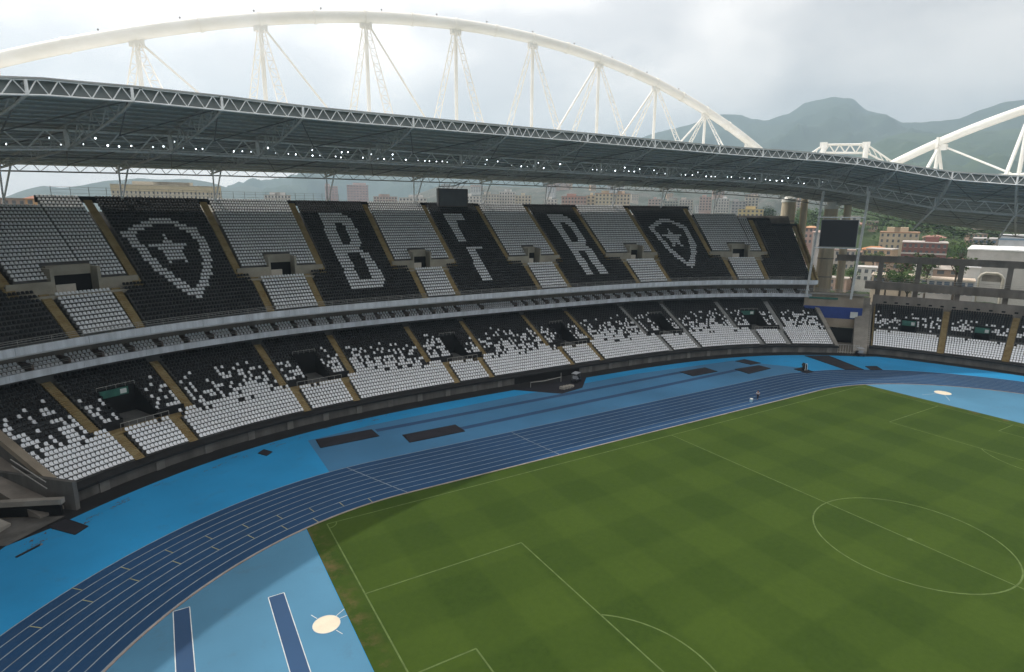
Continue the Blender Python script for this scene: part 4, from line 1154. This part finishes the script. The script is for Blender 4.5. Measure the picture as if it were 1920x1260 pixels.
HILLS = {
'far_mountain': (4600, .62, 1.1, [(100, 20), (89.68, 26.0), (86.45, 110.0), (84.32, 192.0), (81.28, 252.0), (76.78, 295.0), (71.1, 321.0), (62.17, 349.0), (57.13, 403.0), (47.33, 571.0), (40.52, 720.0), (38.76, 721.0), (37.86, 686.0), (36.58, 681.0), (34.96, 726.0), (33.81, 778.0), (31.87, 800.0), (30.32, 780.0), (29.29, 709.0), (27.96, 671.0), (26.8, 613.0), (24.38, 596.0), (23.07, 597.0), (21.89, 646.0), (20.75, 688.0), (19.57, 687.0), (17.36, 700.0), (12.19, 585.0), (5.78, 385.0)], 34, 'blue-grey mountain range fading into haze'),
'left_hill': (3500, .75, 1.2, [(104.16, 27.0), (101.45, 45.0), (99.66, 76.0), (98.39, 113.0), (97.1, 137.0), (96.0, 129.0), (94.83, 141.0), (93.07, 169.0), (90.9, 187.0), (89.42, 182.0), (87.49, 191.0), (85.52, 174.0), (84.33, 148.0), (82.62, 167.0), (80.93, 131.0), (78.74, 99.0), (75.08, 50.0), (72.22, 27.0)], 9, 'low hill'),
'green_mountain': (2500, .55, 1.3, [(38.5, 36.0), (34.38, 146.0), (31.28, 210.0), (29.13, 271.0), (27.74, 300.0), (26.35, 314.0), (24.26, 300.0), (21.38, 303.0), (19.29, 304.0), (15.7, 298.0), (9.61, 226.0), (4, 120)], 16, ''),
'middle_hill': (1500, .6, 1.3, [(78, 10), (75.11, 28.0), (70.72, 54.0), (68.72, 73.0), (66.21, 97.0), (62.18, 102.0), (57.1, 96.0), (47.12, 102.0), (42.35, 99.0), (37.79, 94.0), (33.47, 81.0), (29.43, 69.0), (25.65, 54.0), (22.17, 40.0), (15, 20)], 6, ''),
'near_slope': (640, .42, 1.3, [(46, 2), (40, 18), (34.09, 30.0), (31.67, 36.0), (28.56, 39.0), (25.6, 38.0), (22.13, 33.0), (18.34, 30.0), (14.69, 28.0), (10.89, 22.0), (6, 10)], 2.2, '')}
_g = HILLS['green_mountain']; HILLS['green_mountain'] = (3500, .62, 1.2, [(a, 33.6+(h-33.6)*1.4) for a, h in _g[3]], 20, '')   # same skyline, true distance behind the town
from mathutils import noise as mnoise
def hill_z(spec, az, r):
    D, f0, f1, tab, amp, _ = spec
    a = [q[0] for q in tab][::-1]; h = [q[1] for q in tab][::-1]
    H = float(np.interp(az, a, h))
    e_ = min(1, max(0, (az-min(a))/2.0))*min(1, max(0, (max(a)-az)/2.0))
    u = r/D
    prof = (max(0, (u-f0)/(1-f0)))**.9 if u <= 1 else max(0, 1-((u-1)/(f1-1))**1.3)
    x, y = CAMP.x + r*math.cos(math.radians(az)), CAMP.y + r*math.sin(math.radians(az))
    s = 1/(D*.09)
    nz = mnoise.fractal(Vector((x*s, y*s, 1.7)), .75, 2.1, 7) + .6*(.4-abs(mnoise.noise(Vector((x*s*1.7, y*s*1.7, 4.2)))))
    w = min(1, 4*abs(1-u)+.12)
    return x, y, -1.5 + (H*prof + amp*nz*w*4*min(1, prof*3))*1.0
def hill_mat(name, c1, c2, sc):
    m = mat(name, c1, .95, 0, sc, col2=c2, detail=9.0, bump=0.0)
    return m
HM = {'far_mountain': hill_mat('mountain_forest', (.020, .040, .018), (.055, .078, .04), .004),
      'left_hill': hill_mat('hill_forest', (.022, .04, .02), (.06, .075, .045), .006),
      'green_mountain': hill_mat('green_forest', (.020, .045, .014), (.06, .09, .03), .008),
      'middle_hill': hill_mat('hillside_town', (.03, .05, .03), (.13, .12, .105), .03),
      'near_slope': hill_mat('wooded_slope', (.022, .042, .012), (.05, .075, .025), .05)}
for nm, spec in HILLS.items():
    D, f0, f1, tab, amp, _ = spec
    lo, hi = min(q[0] for q in tab), max(q[0] for q in tab)
    na, nr = int((hi-lo)*4.5), 46
    mb = MB(); rows = []
    for i in range(na+1):
        az = lo + (hi-lo)*i/na
        rows.append([hill_z(spec, az, D*(f0+(f1-f0)*j/nr)) for j in range(nr+1)])
    mb.grid(rows)
    setp(mb.build(nm, HM[nm], smooth=True), kind='structure')

# ------------------------------------------------------------------ buildings
def building(name, spec, label, wallc, floors, bays, roofc=(.25, .22, .2), group=None, hip=False, base=-1.5, band=None, frontwin=True, winc=(.11, .12, .13), winh=.5, winw=.5, penthouse=0, balc=False):
    x, y, w, dep, ztop, rot = spec
    e = empty(name, (x, y, base), label, 'building', group)
    rz = math.radians(rot); cs, sn = math.cos(rz), math.sin(rz)
    def wp(a, b, z): return (x+a*cs-b*sn, y+a*sn+b*cs, z)
    wm = mat('wall_%02d_%02d_%02d' % tuple(int(c*99) for c in wallc), wallc, .9, .12, .25)
    rm = mat('roof_%02d_%02d_%02d' % tuple(int(c*99) for c in roofc), roofc, .9, .2, .4)
    zt_ = ztop if not hip else ztop - w*.14
    def bx(mb, a0, a1, b0, b1, z0, z1): mb.hexa([wp(a0, b0, z0), wp(a1, b0, z0), wp(a1, b1, z0), wp(a0, b1, z0), wp(a0, b0, z1), wp(a1, b0, z1), wp(a1, b1, z1), wp(a0, b1, z1)])
    mb = MB(); bx(mb, -w/2, w/2, -dep/2, dep/2, base, zt_); wo = mb.build('wall', wm, e)
    if hip:
        mb = MB(); k = .6
        q = [wp(-w/2-k, -dep/2-k, zt_), wp(w/2+k, -dep/2-k, zt_), wp(w/2+k, dep/2+k, zt_), wp(-w/2-k, dep/2+k, zt_)]
        r0, r1 = wp(-w*.2, 0, ztop), wp(w*.2, 0, ztop)
        mb.quad(q[0], q[1], r1, r0); mb.quad(q[2], q[3], r0, r1); mb.poly([q[1], q[2], r1]); mb.poly([q[3], q[0], r0]); mb.poly(q[::-1]); mb.build('roof', rm, e)
    else:
        mb = MB(); bx(mb, -w/2-.25, w/2+.25, -dep/2-.25, dep/2+.25, zt_, zt_+.45); ro = mb.build('roof', rm, e)
        for k in range(penthouse):
            c = (-.3+.6*random.random())*w; ww = .12*w+.1*w*random.random()
            mb = MB(); bx(mb, c-ww, c+ww, -dep*.25, dep*.2, zt_+.45, zt_+.45+2.4); mb.build('water_tank', wm, ro)
    if floors:
        fh = 3.0 if not hip else 2.9
        nmw = mat('window_glass_%d' % int(winc[0]*100), winc, .25, .3, .8)
        wi = MB(); fr = MB()
        for f in range(floors):
            z1 = zt_ - .55 - f*fh; z0 = z1 - fh*winh
            if z0 < base+.5: break
            for k in range(bays):
                c = -w/2 + w*(k+.5)/bays; hw_ = w/bays*winw/2
                bx(wi, c-hw_, c+hw_, -dep/2-.05, -dep/2+.1, z0, z1)
                bx(fr, c-hw_-.1, c+hw_+.1, -dep/2-.18, -dep/2-.0, z0-.16, z0-.03)
            if balc:
                bx(fr, -w/2-.1, w/2+.1, -dep/2-.5, -dep/2, z0-.9, z0-.6)
        wo2 = wi.build('windows', nmw, e); wo2['kind'] = 'stuff'
        f2 = fr.build('window_sills', mat('sill_paint', (.5, .47, .43), .8, .1, .5), e); f2['kind'] = 'stuff'
    if band:
        mb = MB(); bx(mb, -w/2-.08, w/2+.08, -dep/2-.14, dep/2, zt_-band[0], zt_-band[1]); mb.build('painted_band', mat('band_%02d' % int(band[2][0]*99), band[2], .8, .1, .3), e)
    return e
CR, WH, PK, RD, OR = (.58, .50, .36), (.58, .56, .53), (.44, .35, .35), (.34, .17, .13), (.52, .33, .18)
building('long_building', (-56.3, 453.8, 63.5, 40, 49.0, -1.1), 'long low cream building on the horizon behind the left of the stand', (.52, .47, .38), 3, 26, (.46, .41, .32), winh=.6, winw=.35, band=(3.8, .2, (.48, .41, .28)), penthouse=3)
building('orange_house', (-102.6, 261.1, 8.5, 12, 38.4, 7.4), 'orange house with reddish hip roof beyond the left end of the stand', OR, 5, 3, (.33, .16, .11), hip=True)
building('low_block', (-115.2, 284.7, 14, 20, 37.2, 9.1), 'low grey-brown block at the left edge of the skyline', (.30, .24, .2), 4, 6)
building('pink_tower', (117.2, 698.3, 14.3, 18, 61.9, -14.1), 'narrower pink and white apartment tower on the skyline', PK, 16, 4, WH, winw=.62, winh=.45, winc=(.30, .29, .32), penthouse=1)
building('pink_tower', (146.3, 690.3, 24.5, 18, 63.7, -16.4), 'wider pink and white apartment tower on the skyline', PK, 16, 7, WH, winw=.62, winh=.45, winc=(.30, .29, .32), penthouse=2)
SK = [('lowm', (33.0, 560.5, 22.3, 25, 47.0, -9.5), 'pale low block right of the long cream building', WH, 4, 8, 2, (.4, .38, .36)),
 ('a', (144.9, 586.1, 24.2, 25, 48.2, -18.9), 'low pinkish block behind the stand, right of the pink towers', (.46, .37, .33), 4, 8, 2, (.36, .3, .28)),
 ('b', (133.3, 478.4, 23.7, 25, 45.1, -21.5), 'low white block just left of the scoreboard', WH, 4, 8, 2, (.4, .39, .38)),
 ('c', (204.5, 500.1, 18.9, 22, 48.4, -27.1), 'white block immediately right of the scoreboard', WH, 5, 6, 1, (.45, .44, .42)),
 ('d', (224.5, 499.4, 16.2, 22, 50.3, -28.9), 'white block second right of the scoreboard', (.55, .52, .46), 5, 6, 2, (.4, .36, .33)),
 ('e', (247.5, 506.4, 16.1, 22, 53.5, -30.4), 'tallest white block of the group right of the scoreboard', WH, 6, 6, 2, (.5, .5, .5)),
 ('f', (247.7, 475.6, 15.4, 22, 49.3, -31.9), 'cream block at the right of the white group', (.52, .47, .38), 5, 5, 1, (.4, .38, .34)),
 ('g', (268.5, 457.8, 12.8, 18, 45.9, -34.6), 'small white block alone between two skyline groups', WH, 3, 4, 1, (.45, .44, .42)),
 ('h', (257.6, 405.2, 21.7, 22, 47.2, -36.8), 'reddish apartment block at the left of the cream group', (.40, .26, .22), 5, 8, 1, (.36, .2, .16)),
 ('i', (274.9, 403.1, 7.5, 22, 48.4, -38.4), 'narrow cream block squeezed between red and cream blocks', CR, 5, 2, 1, (.4, .3, .24)),
 ('j', (278.5, 388.9, 15.5, 22, 50.0, -39.6), 'tall cream apartment block with balconies, centre right skyline', CR, 6, 5, 2, (.4, .22, .16)),
 ('k', (290.2, 378.9, 14.5, 22, 49.6, -41.3), 'cream apartment block at the right of the skyline group', (.55, .46, .35), 6, 5, 2, (.38, .22, .17)),
 ('l', (407.9, 458.3, 13.5, 20, 48.3, -44.3), 'pinkish hillside block behind the second shield', (.45, .35, .32), 4, 4, 1, (.36, .3, .28)),
 ('m', (432.9, 458.0, 14.8, 20, 47.0, -45.8), 'grey-green hillside block behind the second shield', (.36, .36, .32), 4, 5, 1, (.36, .34, .3)),
 ('n', (456.8, 458.3, 15.0, 20, 48.6, -47.1), 'pale hillside block with dark windows', (.5, .46, .42), 4, 5, 1, (.36, .3, .28)),
 ('o', (470.8, 442.7, 13.0, 20, 51.5, -48.8), 'pink hillside block higher than its neighbours', (.48, .36, .33), 5, 4, 1, (.34, .26, .24)),
 ('p', (469.1, 417.8, 13.9, 20, 49.4, -50.3), 'white hillside block under the roof edge', WH, 5, 5, 1, (.5, .5, .5)),
 ('q', (466.0, 393.8, 13.9, 20, 46.3, -51.7), 'low grey hillside block left of the yellow house', (.4, .38, .38), 4, 4, 1, (.38, .34, .32)),
 ('r', (487.6, 394.5, 13.6, 20, 50.5, -52.7), 'cream hillside block behind the yellow house', (.52, .47, .4), 5, 4, 1, (.4, .36, .32)),
 ('s', (556.5, 385.1, 9.5, 20, 48.8, -56.5), 'small pale block left of the concrete pylon', (.5, .4, .34), 4, 3, 1, (.4, .3, .26))]
for _, sp, lab, wc, fl, by, ph, rc in SK:
    building('apartment_block', sp, lab, wc, fl, by, rc, 'blocks on the skyline', penthouse=ph, winw=.5, winh=.5, balc=True)
building('yellow_house', (362.2, 299.1, 19.4, 18, 37.2, -52.7), 'yellow house with flat roof behind the end of the upper tier', (.52, .42, .22), 4, 6, (.5, .38, .2), penthouse=1)
RT = [('cream_building', (287.6, 144.7, 17.9, 20, 24.3, -64.1), 'cream building with brown roof seen past the video screen', (.50, .42, .30), 4, 7, (.36, .22, .14), dict(penthouse=2, winw=.4)),
 ('tiled_house', (239.0, 131.4, 10.3, 14, 18.6, -62.6), 'house with bright orange tiled roof right of the masts', (.42, .36, .3), 3, 4, (.42, .19, .09), dict(hip=True)),
 ('brick_building', (260.2, 119.1, 18.0, 20, 20.6, -65.9), 'long red brick building with pale cornice beyond the end stand', (.21, .10, .085), 3, 8, (.5, .45, .42), dict(band=(5.4, 4.6, (.5, .46, .42)), penthouse=1)),
 ('warehouse', (225.9, 70.4, 30, 36, 20.8, -70.9), 'warehouse with wide white metal roof above the ring beam', (.45, .43, .4), 0, 0, (.78, .78, .77), {}),
 ('grey_building', (312.5, 112.6, 12.2, 20, 21.8, -69.8), 'grey building with blue shutters behind the warehouse', (.36, .32, .28), 3, 5, (.45, .44, .42), dict(winc=(.12, .18, .25), winw=.6)),
 ('blue_white_building', (306.3, 95.5, 18.8, 20, 24.1, -71.9), 'white building with a blue top band at the right edge', (.55, .56, .58), 0, 0, (.5, .5, .5), dict(band=(2.0, 1.2, (.2, .3, .4)))),
 ('small_house', (231.3, 161.1, 6.0, 9, 27.8, -57.7), 'small red and white house left of the video screen', (.45, .3, .26), 3, 3, (.5, .28, .16), dict(hip=True)),
 ('small_house', (214.2, 145.0, 6.6, 9, 26.2, -58.5), 'small grey house just below the red and white one', (.45, .42, .4), 3, 3, (.4, .3, .26), dict(hip=True)),
 ('white_house', (199.3, 113.2, 7.6, 10, 11.3, -62.2), 'white walled house under the ring beam by the masts', (.58, .57, .54), 2, 3, (.5, .48, .45), {}),
 ('white_shed', (196.0, 73.1, 4.6, 6, 14.6, -69.2), 'white corrugated shed under the ring beam at the right', (.56, .56, .55), 0, 0, (.6, .6, .6), {}),
 ('terrace_house', (220.4, 136.8, 10.9, 12, 16.9, -60.3), 'low pale house behind the masts under the screen', (.45, .40, .35), 3, 5, (.4, .3, .25), {}),
 ('stone_house', (321.7, 142.2, 10.6, 14, 22.7, -66.5), 'low brownish house behind the brick building', (.40, .30, .25), 3, 4, (.36, .2, .16), dict(hip=True)),
 ('low_annex', (185.5, 94.3, 15.8, 14, 10.1, -64.3), 'low flat-roofed annex with sunlit parapet behind the end stand', (.52, .44, .34), 2, 6, (.5, .42, .34), {}),
 ('low_annex', (184.4, 77.1, 18.1, 10, 10.5, -67.5), 'second low annex with blue windows behind the end stand', (.42, .40, .38), 2, 8, (.6, .5, .4), dict(winc=(.1, .13, .17), winw=.7))]
for nm, sp, lab, wc, fl, by, rc, kw in RT: building(nm, sp, lab, wc, fl, by, rc, **kw)
hr = random.Random(21)
HC = [(.5, .42, .34), (.52, .5, .46), (.42, .3, .24), (.46, .44, .42), (.5, .36, .24)]
for k in range(64):
    az = hr.uniform(12, 35); rr = hr.uniform(290, 560)
    x, y = CAMP.x+rr*math.cos(math.radians(az)), CAMP.y+rr*math.sin(math.radians(az))
    zb = max(-1.0, hill_z(HILLS['near_slope'], az, rr)[2]-1)
    w = hr.uniform(6, 11); h = hr.uniform(5, 10)
    building('hill_house', (x, y, w, hr.uniform(7, 11), zb+h, az-90+hr.uniform(-25, 25)), 'small house in the jumble on the slope beyond the end stand', hr.choice(HC), 2, hr.randint(2, 4), hr.choice([(.42, .2, .1), (.4, .36, .32), (.5, .46, .42), (.34, .2, .15)]), 'houses on the slope', hip=hr.random() < .5, base=zb)
for k in range(44):
    az = hr.uniform(34, 66); rr = hr.uniform(880, 1420)
    x, y = CAMP.x+rr*math.cos(math.radians(az)), CAMP.y+rr*math.sin(math.radians(az))
    zb = hill_z(HILLS['middle_hill'], az, rr)[2]-1
    building('hillside_block', (x, y, hr.uniform(10, 22), hr.uniform(9, 14), zb+hr.uniform(8, 22), az-90+hr.uniform(-25, 25)), 'tiny pale block among many on the hazy hill behind the stand', hr.choice(HC), 4, 4, hr.choice([(.4, .36, .32), (.5, .46, .42), (.34, .24, .2)]), 'blocks on the hazy hill', base=zb)
# white pipe arch beyond the end stand
PA = empty('pipe_gantry', (146.8, 49.2, 0), 'thick cream pipe bent into a gantry behind the end stand', 'gantry')
mb = MB(); mb.path([(145.8, 51.9, 0), (145.8, 51.9, 15.4), (146.0, 51.4, 16.4), (146.3, 50.6, 16.9), (147.2, 48.1, 16.9), (147.5, 47.2, 16.4), (147.7, 46.6, 15.4), (147.7, 46.5, 0)], .42, 10); mb.build('pipe', mat('cream_pipe', (.55, .52, .44), .6, .1, .5), PA)
mb = MB(); mb.box((147.5, 49.4, 15.4), (1.2, 4.6, 2.0), .35); mb.build('duct', M_conc, PA)

# ------------------------------------------------------------------ trees
M_leaf = [mat('leaf_a', (.018, .045, .008), .8, 0, 1.2, col2=(.06, .11, .02)), mat('leaf_b', (.022, .05, .012), .8, 0, 1.2, col2=(.085, .13, .03))]
M_bark = mat('bark', (.09, .07, .05), .9, .3, 1.0)
def crown_mesh(seed, n=430):
    r = random.Random(seed); mb = MB()
    blobs = [(r.uniform(-.55, .55), r.uniform(-.55, .55), r.uniform(-.25, .6), r.uniform(.3, .52)) for _ in range(9)]
    for _ in range(n):
        bx_, by_, bz_, br = r.choice(blobs)
        d = Vector((r.gauss(0, 1), r.gauss(0, 1), r.gauss(0, 1))).normalized()*br*(.55+.5*r.random())
        c = Vector((bx_, by_, bz_)) + d
        a = Vector((r.gauss(0, 1), r.gauss(0, 1), r.gauss(0, .7))).normalized(); b = a.orthogonal().normalized(); s_ = r.uniform(.05, .105)
        mb.quad(c-a*s_, c+b*s_*.7, c+a*s_, c-b*s_*.7)
    me = bpy.data.meshes.new('crown'); me.from_pydata(mb.v, [], mb.f); return me
CM = []
for k in range(4):
    me = crown_mesh(k); me.materials.append(M_leaf[k % 2]); CM.append(me)
def slope_z(x, y):
    spec = HILLS['near_slope']; r = math.hypot(x-CAMP.x, y-CAMP.y); az = math.degrees(math.atan2(y-CAMP.y, x-CAMP.x))
    if r < spec[0]*spec[1]: return -.4
    return max(-.4, hill_z(spec, az, r)[2])
def tree(x, y, ztop, w, lab, grp, k):
    zb = slope_z(x, y); h = max(6.0, ztop - zb)
    ch = min(h*.8, max(w*1.05, 6))
    e = empty('tree', (x, y, zb), lab, 'tree', grp)
    mb = MB(); r0 = .018*h+.12; mb.tube((x, y, zb-.3), (x, y, zb+h-ch*.55), r0, 7, r2=r0*.55)
    for i in range(4):
        a = i*1.7+k; mb.tube((x, y, zb+h-ch*.85), (x+math.cos(a)*w*.28, y+math.sin(a)*w*.28, zb+h-ch*.4), r0*.5, 5, r2=r0*.2)
    mb.build('trunk', M_bark, e)
    o = bpy.data.objects.new('crown', CM[k % 4]); link(o, e, (x, y, zb+h-ch*.5)); o.scale = (w*.62, w*.62, ch*.52); o.rotation_euler = (0, 0, k*1.3)
for k, (x, y, z_, w) in enumerate(TREES):
    tree(x, y, z_, w, 'leafy green tree among the houses and slope beyond the end stand', 'trees beyond the end stand', k)
# wood covering the near slope: one mass
mb = MB(); r = random.Random(3)
for _ in range(620):
    az = r.uniform(11, 39); rr = r.uniform(360, 690); x, y, z_ = hill_z(HILLS['near_slope'], az, rr)
    if z_ < 1: continue
    s0 = r.uniform(3, 5.5)
    for _ in range(26):
        c = Vector((x, y, z_+s0*.9)) + Vector((r.gauss(0, .45), r.gauss(0, .45), r.gauss(0, .5)))*s0
        a = Vector((r.gauss(0, 1), r.gauss(0, 1), r.gauss(0, .7))).normalized(); b = a.orthogonal().normalized(); s_ = r.uniform(.5, 1.1)
        mb.quad(c-a*s_, c+b*s_*.8, c+a*s_, c-b*s_*.8)
wd = mb.build('wood', M_leaf[0]); setp(wd, 'dark green woodland covering the slope beyond the end stand', 'woodland', kind='stuff')

# dead leaves blown against the gutter: uncountable scraps
mb = MB(); r = random.Random(5)
for _ in range(26):
    x0 = r.uniform(-84, -35); d0 = -r.uniform(.2, 2.4)
    for _ in range(r.randint(6, 22)):
        q = S(x0+r.gauss(0, .35), d0+r.gauss(0, .12), .02); a = r.uniform(0, 6.28); l = r.uniform(.05, .12)
        mb.quad((q[0]-l*math.cos(a), q[1]-l*math.sin(a), .012), (q[0]+l*.6*math.sin(a), q[1]-l*.6*math.cos(a), .03), (q[0]+l*math.cos(a), q[1]+l*math.sin(a), .015), (q[0]-l*.6*math.sin(a), q[1]+l*.6*math.cos(a), .03))
lf = mb.build('leaf_litter', mat('dead_leaves', (.12, .07, .035), .9, .3, 3.0)); setp(lf, 'dry brown leaves scattered on the blue surround beside the stand gutter', 'leaves', kind='stuff')

# ------------------------------------------------------------------ small things on the field
def cart(name, x, y, rz, lab, canopy=True, col=(.02, .02, .025), pale=(.35, .36, .38)):
    e = empty(name, (x, y, 0), lab, 'cart')
    cs, sn = math.cos(rz), math.sin(rz)
    def W(a, b, z): return (x+a*cs-b*sn, y+a*sn+b*cs, z)
    m1 = mat('cart_body', col, .5, .2, 1); m2 = mat('cart_pale', pale, .5, .1, 1)
    mb = MB(); mb.box(W(0, 0, .55), (2.4, 1.15, .35), rz); mb.box(W(.95, 0, .85), (.5, 1.1, .4), rz); mb.build('body', m1, e)
    mb = MB(); mb.box(W(-.2, 0, .85), (.55, 1.05, .2), rz); mb.box(W(-.5, 0, 1.15), (.12, 1.05, .5), rz); mb.build('seat', m2, e)
    if canopy:
        mb = MB(); mb.box(W(-.1, 0, 1.95), (1.9, 1.2, .08), rz); mb.build('canopy', m2, e)
        for a in (-.95, .8):
            for b in (-.5, .5):
                mb = MB(); mb.tube(W(a, b, .7), W(a*.95, b, 1.93), .03, 5); mb.build('post', M_steel_d, e)
    for a in (-.8, .85):
        for b in (-.58, .58):
            mb = MB(); mb.tube(W(a, b-.08, .26), W(a, b+.08, .26), .26, 12); mb.build('wheel', M_black, e)
    return e
cart('utility_cart', 78.8, 48.6, .9, 'small dark cart with pale canopy parked at the far corner of the stands', True)
cart('utility_cart', 4.6, 64.6, .5, 'dark low cart parked in the field tunnel under the grandstand', True, pale=(.4, .42, .45))
TRL = empty('equipment_trolley', (54.0, 47.0, 0), 'dark upright equipment trolley standing on a mat by the far bend', 'trolley')
mb = MB(); mb.box((54.0, 47.0, .75), (1.2, .9, 1.0), .6); mb.tube((53.9, 46.7, 1.2), (53.9, 47.4, 1.4), .4, 10); mb.build('cabinet', M_black, TRL)
mb = MB(); mb.tube((53.5, 46.5, .2), (53.5, 46.5, 1.7), .04, 5); mb.tube((53.9, 46.3, .2), (53.9, 46.3, 1.7), .04, 5); mb.tube((53.5, 46.5, 1.7), (53.9, 46.3, 1.7), .04, 5); mb.build('handle', M_steel, TRL)
for a, b in ((53.6, 46.7), (54.4, 47.3)):
    mb = MB(); mb.tube((a, b-.06, .2), (a, b+.06, .2), .2, 10); mb.build('wheel', M_black, TRL)

# person crossing the track
def skin_obj(name, verts, edges, radii, m, parent, root=0, sub=2):
    me = bpy.data.meshes.new(name); me.from_pydata(verts, edges, []); o = bpy.data.objects.new(name, me)
    link(o, parent); me.materials.append(m)
    sk = o.modifiers.new('skin', 'SKIN'); sk.use_smooth_shade = True
    for i, rr in enumerate(radii): me.skin_vertices[0].data[i].radius = rr if isinstance(rr, tuple) else (rr, rr)
    me.skin_vertices[0].data[root].use_root = True
    ss = o.modifiers.new('sub', 'SUBSURF'); ss.levels = sub; ss.render_levels = sub
    return o
PX, PY = 27.2, 38.9
PE = empty('person', (PX, PY, 0), 'person in a pale top and dark trousers walking along the inner track lanes', 'person')
M_skin = mat('skin', (.30, .17, .11), .6, .05, 4); M_shirt = mat('pale_shirt', (.55, .55, .58), .8, .08, 3); M_trous = mat('dark_trousers', (.02, .022, .035), .8, .1, 3); M_hair = mat('dark_hair', (.012, .01, .01), .7, .1, 5)
fw = Vector((-.86, -.3, 0)).normalized(); sd = Vector((-fw.y, fw.x, 0))
def B_(f, s_, z): return tuple(Vector((PX, PY, 0)) + fw*f + sd*s_ + Vector((0, 0, z)))
V = [B_(0, 0, .95), B_(.02, 0, 1.2), B_(.04, 0, 1.42), B_(.06, 0, 1.52), B_(.08, 0, 1.60), B_(.09, 0, 1.72),
     B_(0, .10, .90), B_(.18, .10, .50), B_(.22, .10, .08), B_(.36, .10, .04),
     B_(0, -.10, .90), B_(-.10, -.10, .50), B_(-.32, -.10, .12), B_(-.20, -.10, .04),
     B_(.03, .19, 1.40), B_(-.10, .24, 1.14), B_(.06, .25, .92), B_(.13, .24, .84),
     B_(.03, -.19, 1.40), B_(.12, -.24, 1.13), B_(.30, -.22, 1.02), B_(.38, -.21, 1.0)]
Ed = [(0, 1), (1, 2), (2, 3), (3, 4), (4, 5), (0, 6), (6, 7), (7, 8), (8, 9), (0, 10), (10, 11), (11, 12), (12, 13), (2, 14), (14, 15), (15, 16), (16, 17), (2, 18), (18, 19), (19, 20), (20, 21)]
Rd = [(.13, .10), (.13, .09), (.14, .10), .06, .095, .085, .09, .065, .045, .04, .09, .065, .045, .04, .06, .045, .035, .035, .06, .045, .035, .035]
skin_obj('body', V, Ed, Rd, M_skin, PE)
skin_obj('shirt', [V[i] for i in (0, 1, 2, 14, 15, 18, 19)], [(0, 1), (1, 2), (2, 3), (3, 4), (2, 5), (5, 6)], [(.155, .12), (.155, .115), (.165, .125), .08, .065, .08, .065], M_shirt, PE)
skin_obj('trousers', [V[i] for i in (0, 6, 7, 8, 10, 11, 12)], [(0, 1), (1, 2), (2, 3), (0, 4), (4, 5), (5, 6)], [(.15, .12), .11, .085, .07, .11, .085, .07], M_trous, PE)
mb = MB()
hc = Vector(B_(.075, 0, 1.68))
for i in range(5):
    for j in range(10):
        pass
rows = []
for i in range(6):
    th = math.radians(90*i/5)
    rows.append([tuple(hc + Vector((.115*math.sin(th)*math.cos(p2), .115*math.sin(th)*math.sin(p2), .02+.115*math.cos(th)))) for p2 in np.linspace(0, 2*math.pi, 13)])
mb.grid(rows); mb.build('hair', M_hair, PE)
CL = empty('cool_box', (25.0, 38.6, 0), 'small pale blue box on the track behind the walking person', 'box')
mb = MB(); mb.box((25.0, 38.6, .25), (.6, .4, .5), .3); mb.build('box_body', mat('pale_blue_plastic', (.3, .5, .6), .5, .1, 2), CL)
mb = MB(); mb.box((25.0, 38.6, .54), (.64, .44, .08), .3); mb.build('lid', M_signw, CL)

# ------------------------------------------------------------------ haze
HZ = bpy.data.materials.new('haze_air'); HZ.use_nodes = True
nt = HZ.node_tree; nt.nodes.clear()
ho = nt.nodes.new('ShaderNodeOutputMaterial'); pv = nt.nodes.new('ShaderNodeVolumePrincipled')
pv.inputs['Color'].default_value = (.63, .84, 1.0, 1); pv.inputs['Density'].default_value = 2.3e-4; pv.inputs['Anisotropy'].default_value = .2
nt.links.new(pv.outputs[0], ho.inputs['Volume'])
mb = MB(); mb.box((0, 0, 430), (10800, 10800, 866)); hz = mb.build('haze', HZ); hz['kind'] = 'stuff'
setp(hz, 'pale haze in the air over the city', 'haze')
